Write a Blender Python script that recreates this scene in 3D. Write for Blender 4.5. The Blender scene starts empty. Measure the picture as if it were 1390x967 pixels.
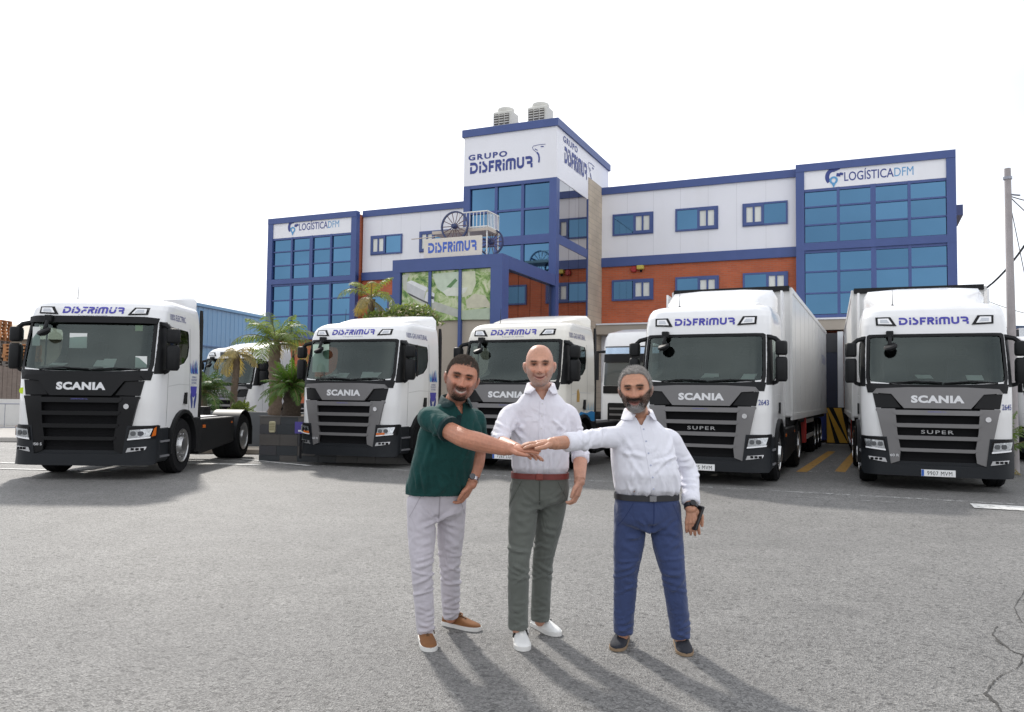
import bpy, bmesh, math, random
import numpy as np
from mathutils import Vector, Matrix, noise
from mathutils.bvhtree import BVHTree
random.seed(7)
rng = np.random.default_rng(7)
SC = bpy.context.scene
COL = SC.collection
# ---------------------------------------------------------------- camera
FPX, PIT, ROL, CAMH, CX, CY = 1100.0, .050, .012, 1.55, 695.0, 483.5
cp, sp, cr, sr = math.cos(PIT), math.sin(PIT), math.cos(ROL), math.sin(ROL)
cam = bpy.data.cameras.new('camera')
cam.sensor_width = 36; cam.lens = FPX / 1390 * 36; cam.clip_start = .1; cam.clip_end = 4000
camo = bpy.data.objects.new('camera', cam); COL.objects.link(camo); SC.camera = camo
right0, down0, fwd = Vector((1, 0, 0)), Vector((0, sp, -cp)), Vector((0, cp, sp))
rgt = cr * right0 - sr * down0; dwn = sr * right0 + cr * down0
M3 = Matrix((rgt, -dwn, -fwd)).transposed()
camo.matrix_world = Matrix.Translation((0, 0, CAMH)) @ M3.to_4x4()
# ---------------------------------------------------------------- sky, sun, exposure
SUN_EL, SUN_AZ = math.radians(38), math.radians(-22)      # azimuth from +Y towards +X
W = bpy.data.worlds.new('World'); SC.world = W; W.use_nodes = True
nt = W.node_tree; nt.nodes.clear()
sky = nt.nodes.new('ShaderNodeTexSky'); sky.sky_type = 'NISHITA'; sky.sun_disc = False
sky.sun_elevation = SUN_EL; sky.sun_rotation = SUN_AZ; sky.dust_density = 1.2; sky.air_density = 1.0; sky.ozone_density = 1.5
hs = nt.nodes.new('ShaderNodeHueSaturation'); hs.inputs['Saturation'].default_value = .62
mx = nt.nodes.new('ShaderNodeMix'); mx.data_type = 'RGBA'
wtc = nt.nodes.new('ShaderNodeTexCoord'); wmp = nt.nodes.new('ShaderNodeMapping'); wmp.inputs['Scale'].default_value = (1, 1, 2.2); wmp.inputs['Location'].default_value = (.35, .0, .0)
wnz = nt.nodes.new('ShaderNodeTexNoise'); wnz.inputs['Scale'].default_value = 1.5; wnz.inputs['Detail'].default_value = 4; wnz.inputs['Roughness'].default_value = .45
wmr = nt.nodes.new('ShaderNodeMapRange'); wmr.inputs[1].default_value = .34; wmr.inputs[2].default_value = .62; wmr.inputs[3].default_value = .30; wmr.inputs[4].default_value = .96
nt.links.new(wtc.outputs['Generated'], wmp.inputs[0]); nt.links.new(wmp.outputs[0], wnz.inputs['Vector']); nt.links.new(wnz.outputs['Fac'], wmr.inputs[0]); nt.links.new(wmr.outputs[0], mx.inputs['Factor'])
mx.inputs['B'].default_value = (11.2, 11.4, 11.9, 1)         # thin bright cloud veil over the whole sky
bg = nt.nodes.new('ShaderNodeBackground'); bg.inputs['Strength'].default_value = .10
wo = nt.nodes.new('ShaderNodeOutputWorld')
nt.links.new(sky.outputs[0], hs.inputs['Color']); nt.links.new(hs.outputs[0], mx.inputs['A'])
nt.links.new(mx.outputs['Result'], bg.inputs['Color']); nt.links.new(bg.outputs[0], wo.inputs['Surface'])
sun = bpy.data.lights.new('sun', 'SUN'); sun.energy = 2.4; sun.angle = math.radians(3.5); sun.color = (1, .95, .88)
suno = bpy.data.objects.new('sun', sun); COL.objects.link(suno)
sd = Vector((math.sin(SUN_AZ) * math.cos(SUN_EL), math.cos(SUN_AZ) * math.cos(SUN_EL), math.sin(SUN_EL)))
suno.rotation_euler = sd.to_track_quat('Z', 'Y').to_euler(); suno.location = sd * 60
SC.view_settings.view_transform = 'Standard'; SC.view_settings.look = 'None'
SC.view_settings.exposure = .50; SC.view_settings.gamma = 1; SC.view_settings.use_curve_mapping = False
SC.cycles.max_bounces = 8; SC.cycles.transparent_max_bounces = 12
# ---------------------------------------------------------------- pixel helpers (photo pixel -> direction; depth from what the thing stands on)
def ray(u, v):
    a = (u - CX) / FPX; b = (v - CY) / FPX
    a, b = cr * a + sr * b, -sr * a + cr * b
    return Vector((a, cp + b * sp, sp - b * cp))
def at(u, v, Y):
    d = ray(u, v); return Vector((0, 0, CAMH)) + d * (Y / d.y)
def gnd(u, v, h=0.):
    d = ray(u, v); return Vector((0, 0, CAMH)) + d * ((h - CAMH) / d.z)
# ---------------------------------------------------------------- materials
MATS = {}
def mat(name, base, rough=.5, metal=0., var=.08, vs=3., bump=0., bs=40., coat=0., spec=.5, obj_var=0., dirt=None, detail=6, trans=0.):
    if name in MATS: return MATS[name]
    m = bpy.data.materials.new(name); MATS[name] = m; m.use_nodes = True
    n = m.node_tree; b = n.nodes['Principled BSDF']; L = n.links.new
    b.inputs['Roughness'].default_value = rough; b.inputs['Metallic'].default_value = metal
    b.inputs['Coat Weight'].default_value = coat; b.inputs['Specular IOR Level'].default_value = spec
    b.inputs['Coat Roughness'].default_value = .05
    tc = n.nodes.new('ShaderNodeTexCoord')
    nz = n.nodes.new('ShaderNodeTexNoise'); nz.inputs['Scale'].default_value = vs; nz.inputs['Detail'].default_value = detail
    nz.inputs['Roughness'].default_value = .6
    L(tc.outputs['Object'], nz.inputs['Vector'])
    mr = n.nodes.new('ShaderNodeMapRange'); mr.inputs[1].default_value = .25; mr.inputs[2].default_value = .75
    mr.inputs[3].default_value = 1 - var; mr.inputs[4].default_value = 1 + var
    L(nz.outputs['Fac'], mr.inputs[0])
    fac = mr.outputs[0]
    if obj_var:
        oi = n.nodes.new('ShaderNodeObjectInfo'); m2 = n.nodes.new('ShaderNodeMapRange')
        m2.inputs[3].default_value = 1 - obj_var; m2.inputs[4].default_value = 1 + obj_var
        L(oi.outputs['Random'], m2.inputs[0]); mm = n.nodes.new('ShaderNodeMath'); mm.operation = 'MULTIPLY'
        L(fac, mm.inputs[0]); L(m2.outputs[0], mm.inputs[1]); fac = mm.outputs[0]
    vm = n.nodes.new('ShaderNodeVectorMath'); vm.operation = 'SCALE'; vm.inputs[0].default_value = base[:3]
    L(fac, vm.inputs['Scale']); out = vm.outputs[0]
    if dirt:
        n2 = n.nodes.new('ShaderNodeTexNoise'); n2.inputs['Scale'].default_value = dirt[2]; n2.inputs['Detail'].default_value = 8
        mp = n.nodes.new('ShaderNodeMapping'); mp.inputs['Scale'].default_value = (1, 1, dirt[3]); L(tc.outputs['Object'], mp.inputs[0]); L(mp.outputs[0], n2.inputs['Vector'])
        r2 = n.nodes.new('ShaderNodeMapRange'); r2.inputs[1].default_value = .5; r2.inputs[2].default_value = .8; r2.inputs[4].default_value = dirt[1]
        L(n2.outputs['Fac'], r2.inputs[0]); mi = n.nodes.new('ShaderNodeMix'); mi.data_type = 'RGBA'
        L(r2.outputs[0], mi.inputs['Factor']); L(out, mi.inputs['A']); mi.inputs['B'].default_value = (*dirt[0], 1); out = mi.outputs['Result']
    L(out, b.inputs['Base Color'])
    if bump:
        nb = n.nodes.new('ShaderNodeTexNoise'); nb.inputs['Scale'].default_value = bs; nb.inputs['Detail'].default_value = 4
        L(tc.outputs['Object'], nb.inputs['Vector']); bn = n.nodes.new('ShaderNodeBump'); bn.inputs['Strength'].default_value = bump
        bn.inputs['Distance'].default_value = .01
        L(nb.outputs['Fac'], bn.inputs['Height']); L(bn.outputs[0], b.inputs['Normal'])
    if trans: b.inputs['Transmission Weight'].default_value = trans
    return m
def vcol_mat(name, rough=.5, var=.06, vs=60., bump=0., bs=200., sss=0.):
    if name in MATS: return MATS[name]
    m = bpy.data.materials.new(name); MATS[name] = m; m.use_nodes = True
    n = m.node_tree; b = n.nodes['Principled BSDF']; L = n.links.new; b.inputs['Roughness'].default_value = rough
    at_ = n.nodes.new('ShaderNodeAttribute'); at_.attribute_name = 'col'
    tc = n.nodes.new('ShaderNodeTexCoord'); nz = n.nodes.new('ShaderNodeTexNoise'); nz.inputs['Scale'].default_value = vs; nz.inputs['Detail'].default_value = 5
    L(tc.outputs['Object'], nz.inputs['Vector']); mr = n.nodes.new('ShaderNodeMapRange'); mr.inputs[1].default_value = .25; mr.inputs[2].default_value = .75
    mr.inputs[3].default_value = 1 - var; mr.inputs[4].default_value = 1 + var; L(nz.outputs['Fac'], mr.inputs[0])
    vm = n.nodes.new('ShaderNodeVectorMath'); vm.operation = 'SCALE'; L(at_.outputs['Color'], vm.inputs[0]); L(mr.outputs[0], vm.inputs['Scale'])
    L(vm.outputs[0], b.inputs['Base Color'])
    if sss:
        b.inputs['Subsurface Weight'].default_value = sss; b.inputs['Subsurface Radius'].default_value = (.012, .005, .003)
    if bump:
        nb = n.nodes.new('ShaderNodeTexNoise'); nb.inputs['Scale'].default_value = bs; L(tc.outputs['Object'], nb.inputs['Vector'])
        bn = n.nodes.new('ShaderNodeBump'); bn.inputs['Strength'].default_value = bump; bn.inputs['Distance'].default_value = .005
        L(nb.outputs['Fac'], bn.inputs['Height']); L(bn.outputs[0], b.inputs['Normal'])
    return m
def glass_mat(name, tint, rough=.03, refl=1.0, mixin=0.35):
    """window glass: tinted see-through with Fresnel mirror reflection"""
    if name in MATS: return MATS[name]
    m = bpy.data.materials.new(name); MATS[name] = m; m.use_nodes = True; n = m.node_tree; n.nodes.clear(); L = n.links.new
    o = n.nodes.new('ShaderNodeOutputMaterial'); t = n.nodes.new('ShaderNodeBsdfTransparent'); t.inputs[0].default_value = (*tint, 1)
    g = n.nodes.new('ShaderNodeBsdfGlossy'); g.inputs['Roughness'].default_value = rough; g.inputs[0].default_value = (refl * .86, refl, refl * .95, 1)
    fr = n.nodes.new('ShaderNodeFresnel'); fr.inputs['IOR'].default_value = 1.6
    nz = n.nodes.new('ShaderNodeTexNoise'); nz.inputs['Scale'].default_value = 2.2
    ad = n.nodes.new('ShaderNodeMath'); ad.operation = 'MULTIPLY_ADD'; ad.inputs[1].default_value = .02; L(nz.outputs['Fac'], ad.inputs[0]); L(fr.outputs[0], ad.inputs[2])
    mi = n.nodes.new('ShaderNodeMixShader'); L(ad.outputs[0], mi.inputs[0]); L(t.outputs[0], mi.inputs[1]); L(g.outputs[0], mi.inputs[2]); L(mi.outputs[0], o.inputs[0])
    return m
# ---------------------------------------------------------------- mesh helpers
class MB:
    def __init__(s): s.v = []; s.f = []; s.m = []
    def add(s, vs, fs, mi=0):
        k = len(s.v); s.v += [tuple(p) for p in vs]; s.f += [tuple(i + k for i in f) for f in fs]; s.m += [mi] * len(fs); return s
    def box(s, c, d, mi=0, R=None):
        hx, hy, hz = d[0] / 2, d[1] / 2, d[2] / 2
        vs = [Vector((x * hx, y * hy, z * hz)) for z in (-1, 1) for y in (-1, 1) for x in (-1, 1)]
        if R is not None: vs = [R @ p for p in vs]
        vs = [(p[0] + c[0], p[1] + c[1], p[2] + c[2]) for p in vs]
        return s.add(vs, [(0, 2, 3, 1), (4, 5, 7, 6), (0, 1, 5, 4), (2, 6, 7, 3), (0, 4, 6, 2), (1, 3, 7, 5)], mi)
    def b2(s, lo, hi, mi=0):
        return s.box([(a + b) / 2 for a, b in zip(lo, hi)], [abs(b - a) for a, b in zip(lo, hi)], mi)
    def prism(s, poly, o, ax, ay, az, mi=0):
        """poly 2D -> o + x*ax + y*ay, extruded by vector az"""
        o, ax, ay, az = Vector(o), Vector(ax), Vector(ay), Vector(az); n = len(poly)
        a = [o + ax * p[0] + ay * p[1] for p in poly]; b = [p + az for p in a]
        s.add(a + b, [tuple(range(n))[::-1], tuple(range(n, 2 * n))] + [(i, (i + 1) % n, n + (i + 1) % n, n + i) for i in range(n)], mi); return s
    def tube(s, pts, rad, n=8, mi=0, caps=True, sq=None):
        pts = [Vector(p) for p in pts]
        if not hasattr(rad, '__len__'): rad = [rad] * len(pts)
        T = []
        for i in range(len(pts)):
            a = pts[max(i - 1, 0)]; b = pts[min(i + 1, len(pts) - 1)]; T.append((b - a).normalized())
        up = Vector((0, 0, 1)) if abs(T[0].z) < .9 else Vector((0, 1, 0))
        k = len(s.v); N = T[0].cross(up).normalized()
        for i, p in enumerate(pts):
            N = (N - T[i] * N.dot(T[i])); N = N.normalized() if N.length > 1e-6 else T[i].orthogonal().normalized()
            B = T[i].cross(N); r = rad[i]; rx, ry = (r if hasattr(r, '__len__') else (r, r))
            for j in range(n):
                a = 2 * math.pi * j / n; q = p + N * (math.cos(a) * rx) + B * (math.sin(a) * ry); s.v.append(tuple(q))
        for i in range(len(pts) - 1):
            for j in range(n):
                a = k + i * n + j; b = k + i * n + (j + 1) % n; s.f.append((a, b, b + n, a + n)); s.m.append(mi)
        if caps:
            s.f.append(tuple(k + j for j in range(n))[::-1]); s.m.append(mi); e = k + (len(pts) - 1) * n
            s.f.append(tuple(e + j for j in range(n))); s.m.append(mi)
        return s
    def lathe(s, prof, o=(0, 0, 0), axis='z', n=20, mi=0):
        """prof: (radius, along)"""
        k = len(s.v)
        for r, z in prof:
            for j in range(n):
                a = 2 * math.pi * j / n; x, y = r * math.cos(a), r * math.sin(a)
                p = {'z': (x, y, z), 'x': (z, x, y), 'y': (y, z, x)}[axis]; s.v.append((p[0] + o[0], p[1] + o[1], p[2] + o[2]))
        for i in range(len(prof) - 1):
            for j in range(n):
                a = k + i * n + j; b = k + i * n + (j + 1) % n; s.f.append((a, b, b + n, a + n)); s.m.append(mi)
        s.f.append(tuple(k + j for j in range(n))[::-1]); s.m.append(mi)
        e = k + (len(prof) - 1) * n; s.f.append(tuple(e + j for j in range(n))); s.m.append(mi)
        return s
    def loft(s, rings, mi=0, caps=True):
        k = len(s.v); n = len(rings[0])
        for r in rings: s.v += [tuple(p) for p in r]
        for i in range(len(rings) - 1):
            for j in range(n):
                a = k + i * n + j; b = k + i * n + (j + 1) % n; s.f.append((a, b, b + n, a + n)); s.m.append(mi)
        if caps:
            s.f.append(tuple(k + j for j in range(n))[::-1]); s.m.append(mi); e = k + (len(rings) - 1) * n
            s.f.append(tuple(e + j for j in range(n))); s.m.append(mi)
        return s
    def mesh(s, name, mats, bevel=0., smooth=True, ang=35, seg=1, fixn=True):
        me = bpy.data.meshes.new(name); me.from_pydata(s.v, [], s.f)
        for m in (mats if isinstance(mats, (list, tuple)) else [mats]): me.materials.append(m)
        me.polygons.foreach_set('material_index', s.m)
        if bevel or fixn:
            bm = bmesh.new(); bm.from_mesh(me)
            if fixn: bmesh.ops.recalc_face_normals(bm, faces=bm.faces)
            if bevel:
                es = [e for e in bm.edges if len(e.link_faces) == 2 and e.calc_face_angle(0) > .6]
                bmesh.ops.bevel(bm, geom=es, offset=bevel, segments=seg, affect='EDGES', clamp_overlap=True)
            bm.to_mesh(me); bm.free()
        if smooth:
            me.shade_smooth(); me.set_sharp_from_angle(angle=math.radians(ang))
        return me
    def build(s, name, mats, parent=None, **k):
        return link(name, s.mesh(name, mats, **k), parent)
def link(name, me, parent=None):
    o = bpy.data.objects.new(name, me); COL.objects.link(o); o.parent = parent; return o
def tag(o, label=None, cat=None, group=None, kind=None):
    if label: o['label'] = label
    if cat: o['category'] = cat
    if group: o['group'] = group
    if kind: o['kind'] = kind
    return o
def thing(name, label, cat, loc=(0, 0, 0), rz=0, group=None, scale=1):
    o = bpy.data.objects.new(name, None); COL.objects.link(o); o.location = loc; o.rotation_euler = (0, 0, rz); o.empty_display_size = .3
    o.scale = (scale,) * 3
    return tag(o, label, cat, group)
def copy_tree(o, parent=None):
    c = o.copy(); COL.objects.link(c); c.parent = parent
    for ch in list(o.children): copy_tree(ch, c)
    return c
def to_mesh_eval(o):
    dg = bpy.context.evaluated_depsgraph_get(); return bpy.data.meshes.new_from_object(o.evaluated_get(dg))
# ---------------------------------------------------------------- lettering
def text_poly(body, size=1., bold=0., sx=1., space=1., shear=0.):
    """centred flat text as (verts2d, faces), x right, y up, cap height about size"""
    c = bpy.data.curves.new('lettering', 'FONT'); c.body = body; c.size = size / .73; c.offset = bold * size; c.space_character = space
    c.align_x = 'CENTER'; c.resolution_u = 3; c.shear = shear; c.fill_mode = 'BOTH'
    o = bpy.data.objects.new('lettering', c); COL.objects.link(o); bpy.context.view_layer.update()
    me = to_mesh_eval(o); bpy.data.objects.remove(o); 
    vs = [(v.co.x * sx, v.co.y - size / 2) for v in me.vertices]; fs = [tuple(p.vertices) for p in me.polygons]
    bpy.data.meshes.remove(me); bpy.data.curves.remove(c)
    return vs, fs
def stroke(pl, w, out_v, out_f):
    P = [Vector((p[0], p[1])) for p in pl]; n = len(P); k = len(out_v)
    for i in range(n):
        d0 = (P[i] - P[i - 1]).normalized() if i > 0 else (P[1] - P[0]).normalized()
        d1 = (P[i + 1] - P[i]).normalized() if i < n - 1 else d0
        n0 = Vector((-d0.y, d0.x)); n1 = Vector((-d1.y, d1.x)); m = (n0 + n1).normalized(); q = m * (w / 2 / max(.5, m.dot(n0)))
        out_v += [tuple(P[i] + q), tuple(P[i] - q)]
    for i in range(n - 1): out_f.append((k + 2 * i, k + 2 * i + 1, k + 2 * i + 3, k + 2 * i + 2))
def arc(cx, cy, rx, ry, a0, a1, n=6):
    return [(cx + rx * math.cos(math.radians(a0 + (a1 - a0) * i / n)), cy + ry * math.sin(math.radians(a0 + (a1 - a0) * i / n))) for i in range(n + 1)]
def disfrimur(height=1., width=None, shear=0.):
    w = .25; h = w / 2; V = []; F = []; x = 0; Z = []
    def S(*pls):
        for pl in pls:
            stroke([(x + p[0], p[1]) for p in pl], w, V, F); Z.append(1 + (Z[-1] if Z else 0) % 5); lay.extend([Z[-1] * .0008] * (len(V) - len(lay)))
    lay = []
    S([(0, 1 - h), (.5, 1 - h)] + arc(.5, .5, .42, .5 - h, 90, -90, 8)[1:] + [(h, h)], [(h, 0), (h, .62)]); x += 1.22
    S([(h, 0), (h, .66)], [(h, .78), (h, 1)]); x += .40
    S([(h, 1), (h + .02, .8), (.55, .5), (.57, .3), (.42, h), (0, h)]); x += .86
    S([(h, 0), (h, 1)], [(w, 1 - h), (.72, 1 - h)], [(w, .45), (.62, .45)]); x += .86
    S([(h, 0), (h, 1)], [(w, 1 - h), (.5, 1 - h)] + arc(.5, .7, .2, .17, 90, -90, 6) + [(w, .5)], [(.42, .45), (.72, 0)]); x += .96
    S([(h, 0), (h, .66)], [(h, .78), (h, 1)]); x += .40
    S([(h, 0), (h, .7)] + arc(.42, .7, .42 - h, .3 - h, 180, 90, 4)[1:] + arc(.85, .7, .42 - h, .3 - h, 90, 0, 4) + [(1.27 - h, 0)], [(.635, 0), (.635, .72)]); x += 1.42
    S([(h, 1), (h, .36)] + arc(.46, .36, .46 - h, .36 - h, 180, 360, 8)[1:] + [(.92 - h, 1)]); x += 1.08
    S([(0, 1 - h), (.5, 1 - h)] + arc(.5, .68, .26, .2, 90, 0, 4)[1:] + [(.76, .55), (.62, .45), (.2, .45)], [(.78, 0), (.78, .36)]); x += .92
    s = height; sx = s if width is None else width / x
    return [((p[0] - x / 2) * sx + shear * (p[1] - .5) * s, (p[1] - .5) * s, q) for p, q in zip(V, lay)], F
def flat_letters(name, vf, o, ax, ay, m, parent, lift=.004, thick=0.):
    """lettering laid on a plane: o + x*ax + y*ay, raised by lift along ax x ay"""
    o, ax, ay = Vector(o), Vector(ax), Vector(ay); nrm = ax.cross(ay).normalized()
    b = MB(); V, F = vf
    b.add([o + ax * p[0] + ay * p[1] + nrm * (lift + thick + (p[2] if len(p) > 2 else 0)) for p in V], F)
    return b.build(name, m, parent, fixn=False, smooth=False)
# ================================================================ ground
FA = .415                                                   # the office front runs this far off the picture plane
F0 = Vector((12.1, 30., 0.)); RU = Matrix.Rotation(-FA, 3, 'Z'); RI = Matrix.Rotation(FA, 3, 'Z')
def fac(u, v, yl=0.):
    """photo pixel -> (x, z) on the office plane y = yl (local frame of the office)"""
    o = RI @ (Vector((0, 0, CAMH)) - F0); d = RI @ ray(u, v); t = (yl - o.y) / d.y; p = o + d * t; return p.x, p.z
def facw(x, y, z=0.): return F0 + RU @ Vector((x, y, z))
def asphalt():
    m = bpy.data.materials.new('asphalt'); m.use_nodes = True; n = m.node_tree; b = n.nodes['Principled BSDF']; L = n.links.new
    tc = n.nodes.new('ShaderNodeTexCoord')
    def nz(s, d=6, r=.6):
        q = n.nodes.new('ShaderNodeTexNoise'); q.inputs['Scale'].default_value = s; q.inputs['Detail'].default_value = d; q.inputs['Roughness'].default_value = r; L(tc.outputs['Object'], q.inputs['Vector']); return q.outputs['Fac']
    def rg(f, a, b_, c, d):
        q = n.nodes.new('ShaderNodeMapRange'); q.inputs[1].default_value = a; q.inputs[2].default_value = b_; q.inputs[3].default_value = c; q.inputs[4].default_value = d; L(f, q.inputs[0]); return q.outputs[0]
    def mul(a, c):
        q = n.nodes.new('ShaderNodeMath'); q.operation = 'MULTIPLY'; L(a, q.inputs[0]); L(c, q.inputs[1]); return q.outputs[0]
    vo = n.nodes.new('ShaderNodeTexVoronoi'); vo.inputs['Scale'].default_value = 95; L(tc.outputs['Object'], vo.inputs['Vector'])
    sep = n.nodes.new('ShaderNodeSeparateColor'); L(vo.outputs['Color'], sep.inputs[0])
    v2 = n.nodes.new('ShaderNodeTexVoronoi'); v2.inputs['Scale'].default_value = 38; L(tc.outputs['Object'], v2.inputs['Vector'])
    sp2 = n.nodes.new('ShaderNodeSeparateColor'); L(v2.outputs['Color'], sp2.inputs[0])
    f = rg(sep.outputs[0], 0, 1, .5, 1.5)
    f = mul(f, rg(sp2.outputs[1], .0, .14, .42, 1.0))
    f = mul(f, rg(nz(.28, 5), .3, .7, .86, 1.12)); f = mul(f, rg(nz(2.2, 6), .3, .7, .90, 1.1)); f = mul(f, rg(nz(18, 4), .3, .7, .86, 1.14))
    vm = n.nodes.new('ShaderNodeVectorMath'); vm.operation = 'SCALE'; vm.inputs[0].default_value = (.178, .174, .166); L(f, vm.inputs['Scale'])
    mp = n.nodes.new('ShaderNodeMapping'); mp.inputs['Rotation'].default_value = (0, 0, .9); mp.inputs['Scale'].default_value = (.22, 1.2, 1); L(tc.outputs['Object'], mp.inputs[0])
    st = n.nodes.new('ShaderNodeTexNoise'); st.inputs['Scale'].default_value = .5; st.inputs['Detail'].default_value = 7; L(mp.outputs[0], st.inputs['Vector'])
    mi = n.nodes.new('ShaderNodeMix'); mi.data_type = 'RGBA'; L(rg(st.outputs['Fac'], .5, .75, 0, .35), mi.inputs['Factor']); L(vm.outputs[0], mi.inputs['A']); mi.inputs['B'].default_value = (.115, .113, .112, 1)
    n5 = n.nodes.new('ShaderNodeTexNoise'); n5.inputs['Scale'].default_value = .55; n5.inputs['Detail'].default_value = 9; n5.inputs['Roughness'].default_value = .7; n5.inputs['Distortion'].default_value = .6; L(tc.outputs['Object'], n5.inputs['Vector'])
    m5 = n.nodes.new('ShaderNodeMix'); m5.data_type = 'RGBA'; L(rg(n5.outputs['Fac'], .60, .72, 0, .55), m5.inputs['Factor']); L(mi.outputs['Result'], m5.inputs['A']); m5.inputs['B'].default_value = (.085, .083, .082, 1)
    L(m5.outputs['Result'], b.inputs['Base Color']); b.inputs['Roughness'].default_value = .62; b.inputs['Specular IOR Level'].default_value = .45
    ad = n.nodes.new('ShaderNodeMath'); ad.operation = 'ADD'; L(vo.outputs['Distance'], ad.inputs[0]); L(nz(60, 3), ad.inputs[1])
    bn = n.nodes.new('ShaderNodeBump'); bn.inputs['Strength'].default_value = .7; bn.inputs['Distance'].default_value = .012; L(ad.outputs[0], bn.inputs['Height']); L(bn.outputs[0], b.inputs['Normal'])
    return m
ASPH = asphalt()
g = MB(); g.add([(-900, -60, 0), (900, -60, 0), (900, 1500, 0), (-900, 1500, 0)], [(0, 1, 2, 3)])
tag(g.build('ground', ASPH, fixn=False), 'grey coarse asphalt yard in front of the office', 'ground', kind='structure')
def worn(name, base, thr=.5, sc=9.):
    """faded road paint: shows asphalt through where worn off"""
    m = bpy.data.materials.new(name); MATS[name] = m; m.use_nodes = True; n = m.node_tree; b = n.nodes['Principled BSDF']; L = n.links.new
    b.inputs['Base Color'].default_value = (*base, 1); b.inputs['Roughness'].default_value = .7
    tc = n.nodes.new('ShaderNodeTexCoord'); q = n.nodes.new('ShaderNodeTexNoise'); q.inputs['Scale'].default_value = sc; q.inputs['Detail'].default_value = 9; q.inputs['Roughness'].default_value = .75
    L(tc.outputs['Object'], q.inputs['Vector']); r = n.nodes.new('ShaderNodeMapRange'); r.inputs[1].default_value = thr - .1; r.inputs[2].default_value = thr + .1; L(q.outputs['Fac'], r.inputs[0])
    L(r.outputs[0], b.inputs['Alpha']); return m
WPAINT = worn('worn_white_paint', (.55, .55, .53), .52); WPAINT2 = worn('white_paint', (.66, .66, .64), .40); YPAINT = worn('worn_yellow_paint', (.50, .27, .05), .36)
def strip(name, a, b, w, m, z=.004, label=None):
    a, b = Vector(a), Vector(b); a.z = b.z = z; d = (b - a).normalized(); q = Vector((-d.y, d.x, 0)) * w / 2
    k = MB(); k.add([a - q, b - q, b + q, a + q], [(0, 1, 2, 3)]); return tag(k.build(name, m, fixn=False), label, None, kind='structure')
U3 = Vector((math.cos(FA), -math.sin(FA), 0)); B3 = Vector((math.sin(FA), math.cos(FA), 0))
p = gnd(1060, 667)
strip('road_line', p - U3 * 24, p + U3 * 9, .10, WPAINT, .004); strip('road_line', p - U3 * 24 - B3 * .75, p + U3 * 9 - B3 * .75, .10, worn('very_worn_paint', (.5, .5, .48), .6), .008)
q = gnd(1330, 688); strip('painted_patch', q - U3 * .1, q + U3 * 1.0, .55, WPAINT2, .012)
for (a, b) in (((1129, 613), (1088, 641)), ((1163, 613), (1140, 641))): strip('lane_line', gnd(*a), gnd(*b), .22, YPAINT, .004)
for k in range(4):
    y = 618 + k * 7.5; strip('lane_bar', gnd(1128 - (y - 613) * 1.3, y), gnd(1158 - (y - 613) * .75, y), .10, WPAINT, .008)
for (a, b, w) in (((0, 629), (200, 634), .16), ((0, 637), (150, 641), .14), ((205, 628), (352, 632), .2), ((330, 624), (420, 633), .12)):
    strip('road_line', gnd(*a), gnd(*b), w, WPAINT2, .012)
# crack along the asphalt
ck = MB(); pts = [(1392, 800), (1378, 826), (1386, 846), (1354, 851), (1347, 862), (1366, 880), (1388, 890), (1384, 905), (1360, 918), (1349, 925), (1338, 942), (1352, 955), (1362, 975)]
V = []; F = []
fine = []
for (a, b) in zip(pts[:-1], pts[1:]):
    for t in range(5): fine.append((a[0] + (b[0] - a[0]) * t / 5 + random.uniform(-1.6, 1.6), a[1] + (b[1] - a[1]) * t / 5 + random.uniform(-1, 1)))
G = [gnd(*q) for q in fine]
for i, q in enumerate(G):
    w = random.uniform(.003, .013); V += [(q.x - w, q.y - w * .5, .004), (q.x + w, q.y + w * .5, .004)]
for i in range(len(G) - 1): F.append((2 * i, 2 * i + 1, 2 * i + 3, 2 * i + 2))
ck.add(V, F); tag(ck.build('crack', mat('crack_dark', (.05, .048, .045), .95), fixn=False), None, None, kind='structure')
# ================================================================ office building
BLUE = mat('blue_cladding', (.050, .085, .245), .45, var=.06, vs=1.5, dirt=((.09, .12, .33), .25, 2., .3))
WHITE = mat('white_cladding', (.78, .78, .82), .45, var=.02, vs=.8, dirt=((.66, .65, .64), .25, 1.1, .15))
SIGNW = mat('sign_white', (.80, .80, .83), .4, var=.02)
GLASSB = mat('mirror_glass_blue', (.080, .172, .275), .04, metal=1., var=.10, vs=.35, obj_var=.10)  # blue tint stands in for reflected blue sky, the sky here being whitish
GLASSD = mat('mirror_glass_dark', (.42, .40, .40), .03, metal=1., var=.05, vs=.6, obj_var=.08)
BLIND = mat('window_blind', (.74, .75, .70), .7, var=.03, vs=2, obj_var=.08)
NAVY = mat('navy_lettering', (.035, .055, .24), .5, var=.03); SKYB = mat('pale_blue_lettering', (.10, .32, .58), .5, var=.03)
DARKIN = mat('dark_recess', (.010, .010, .011), .8, spec=.1)
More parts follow.
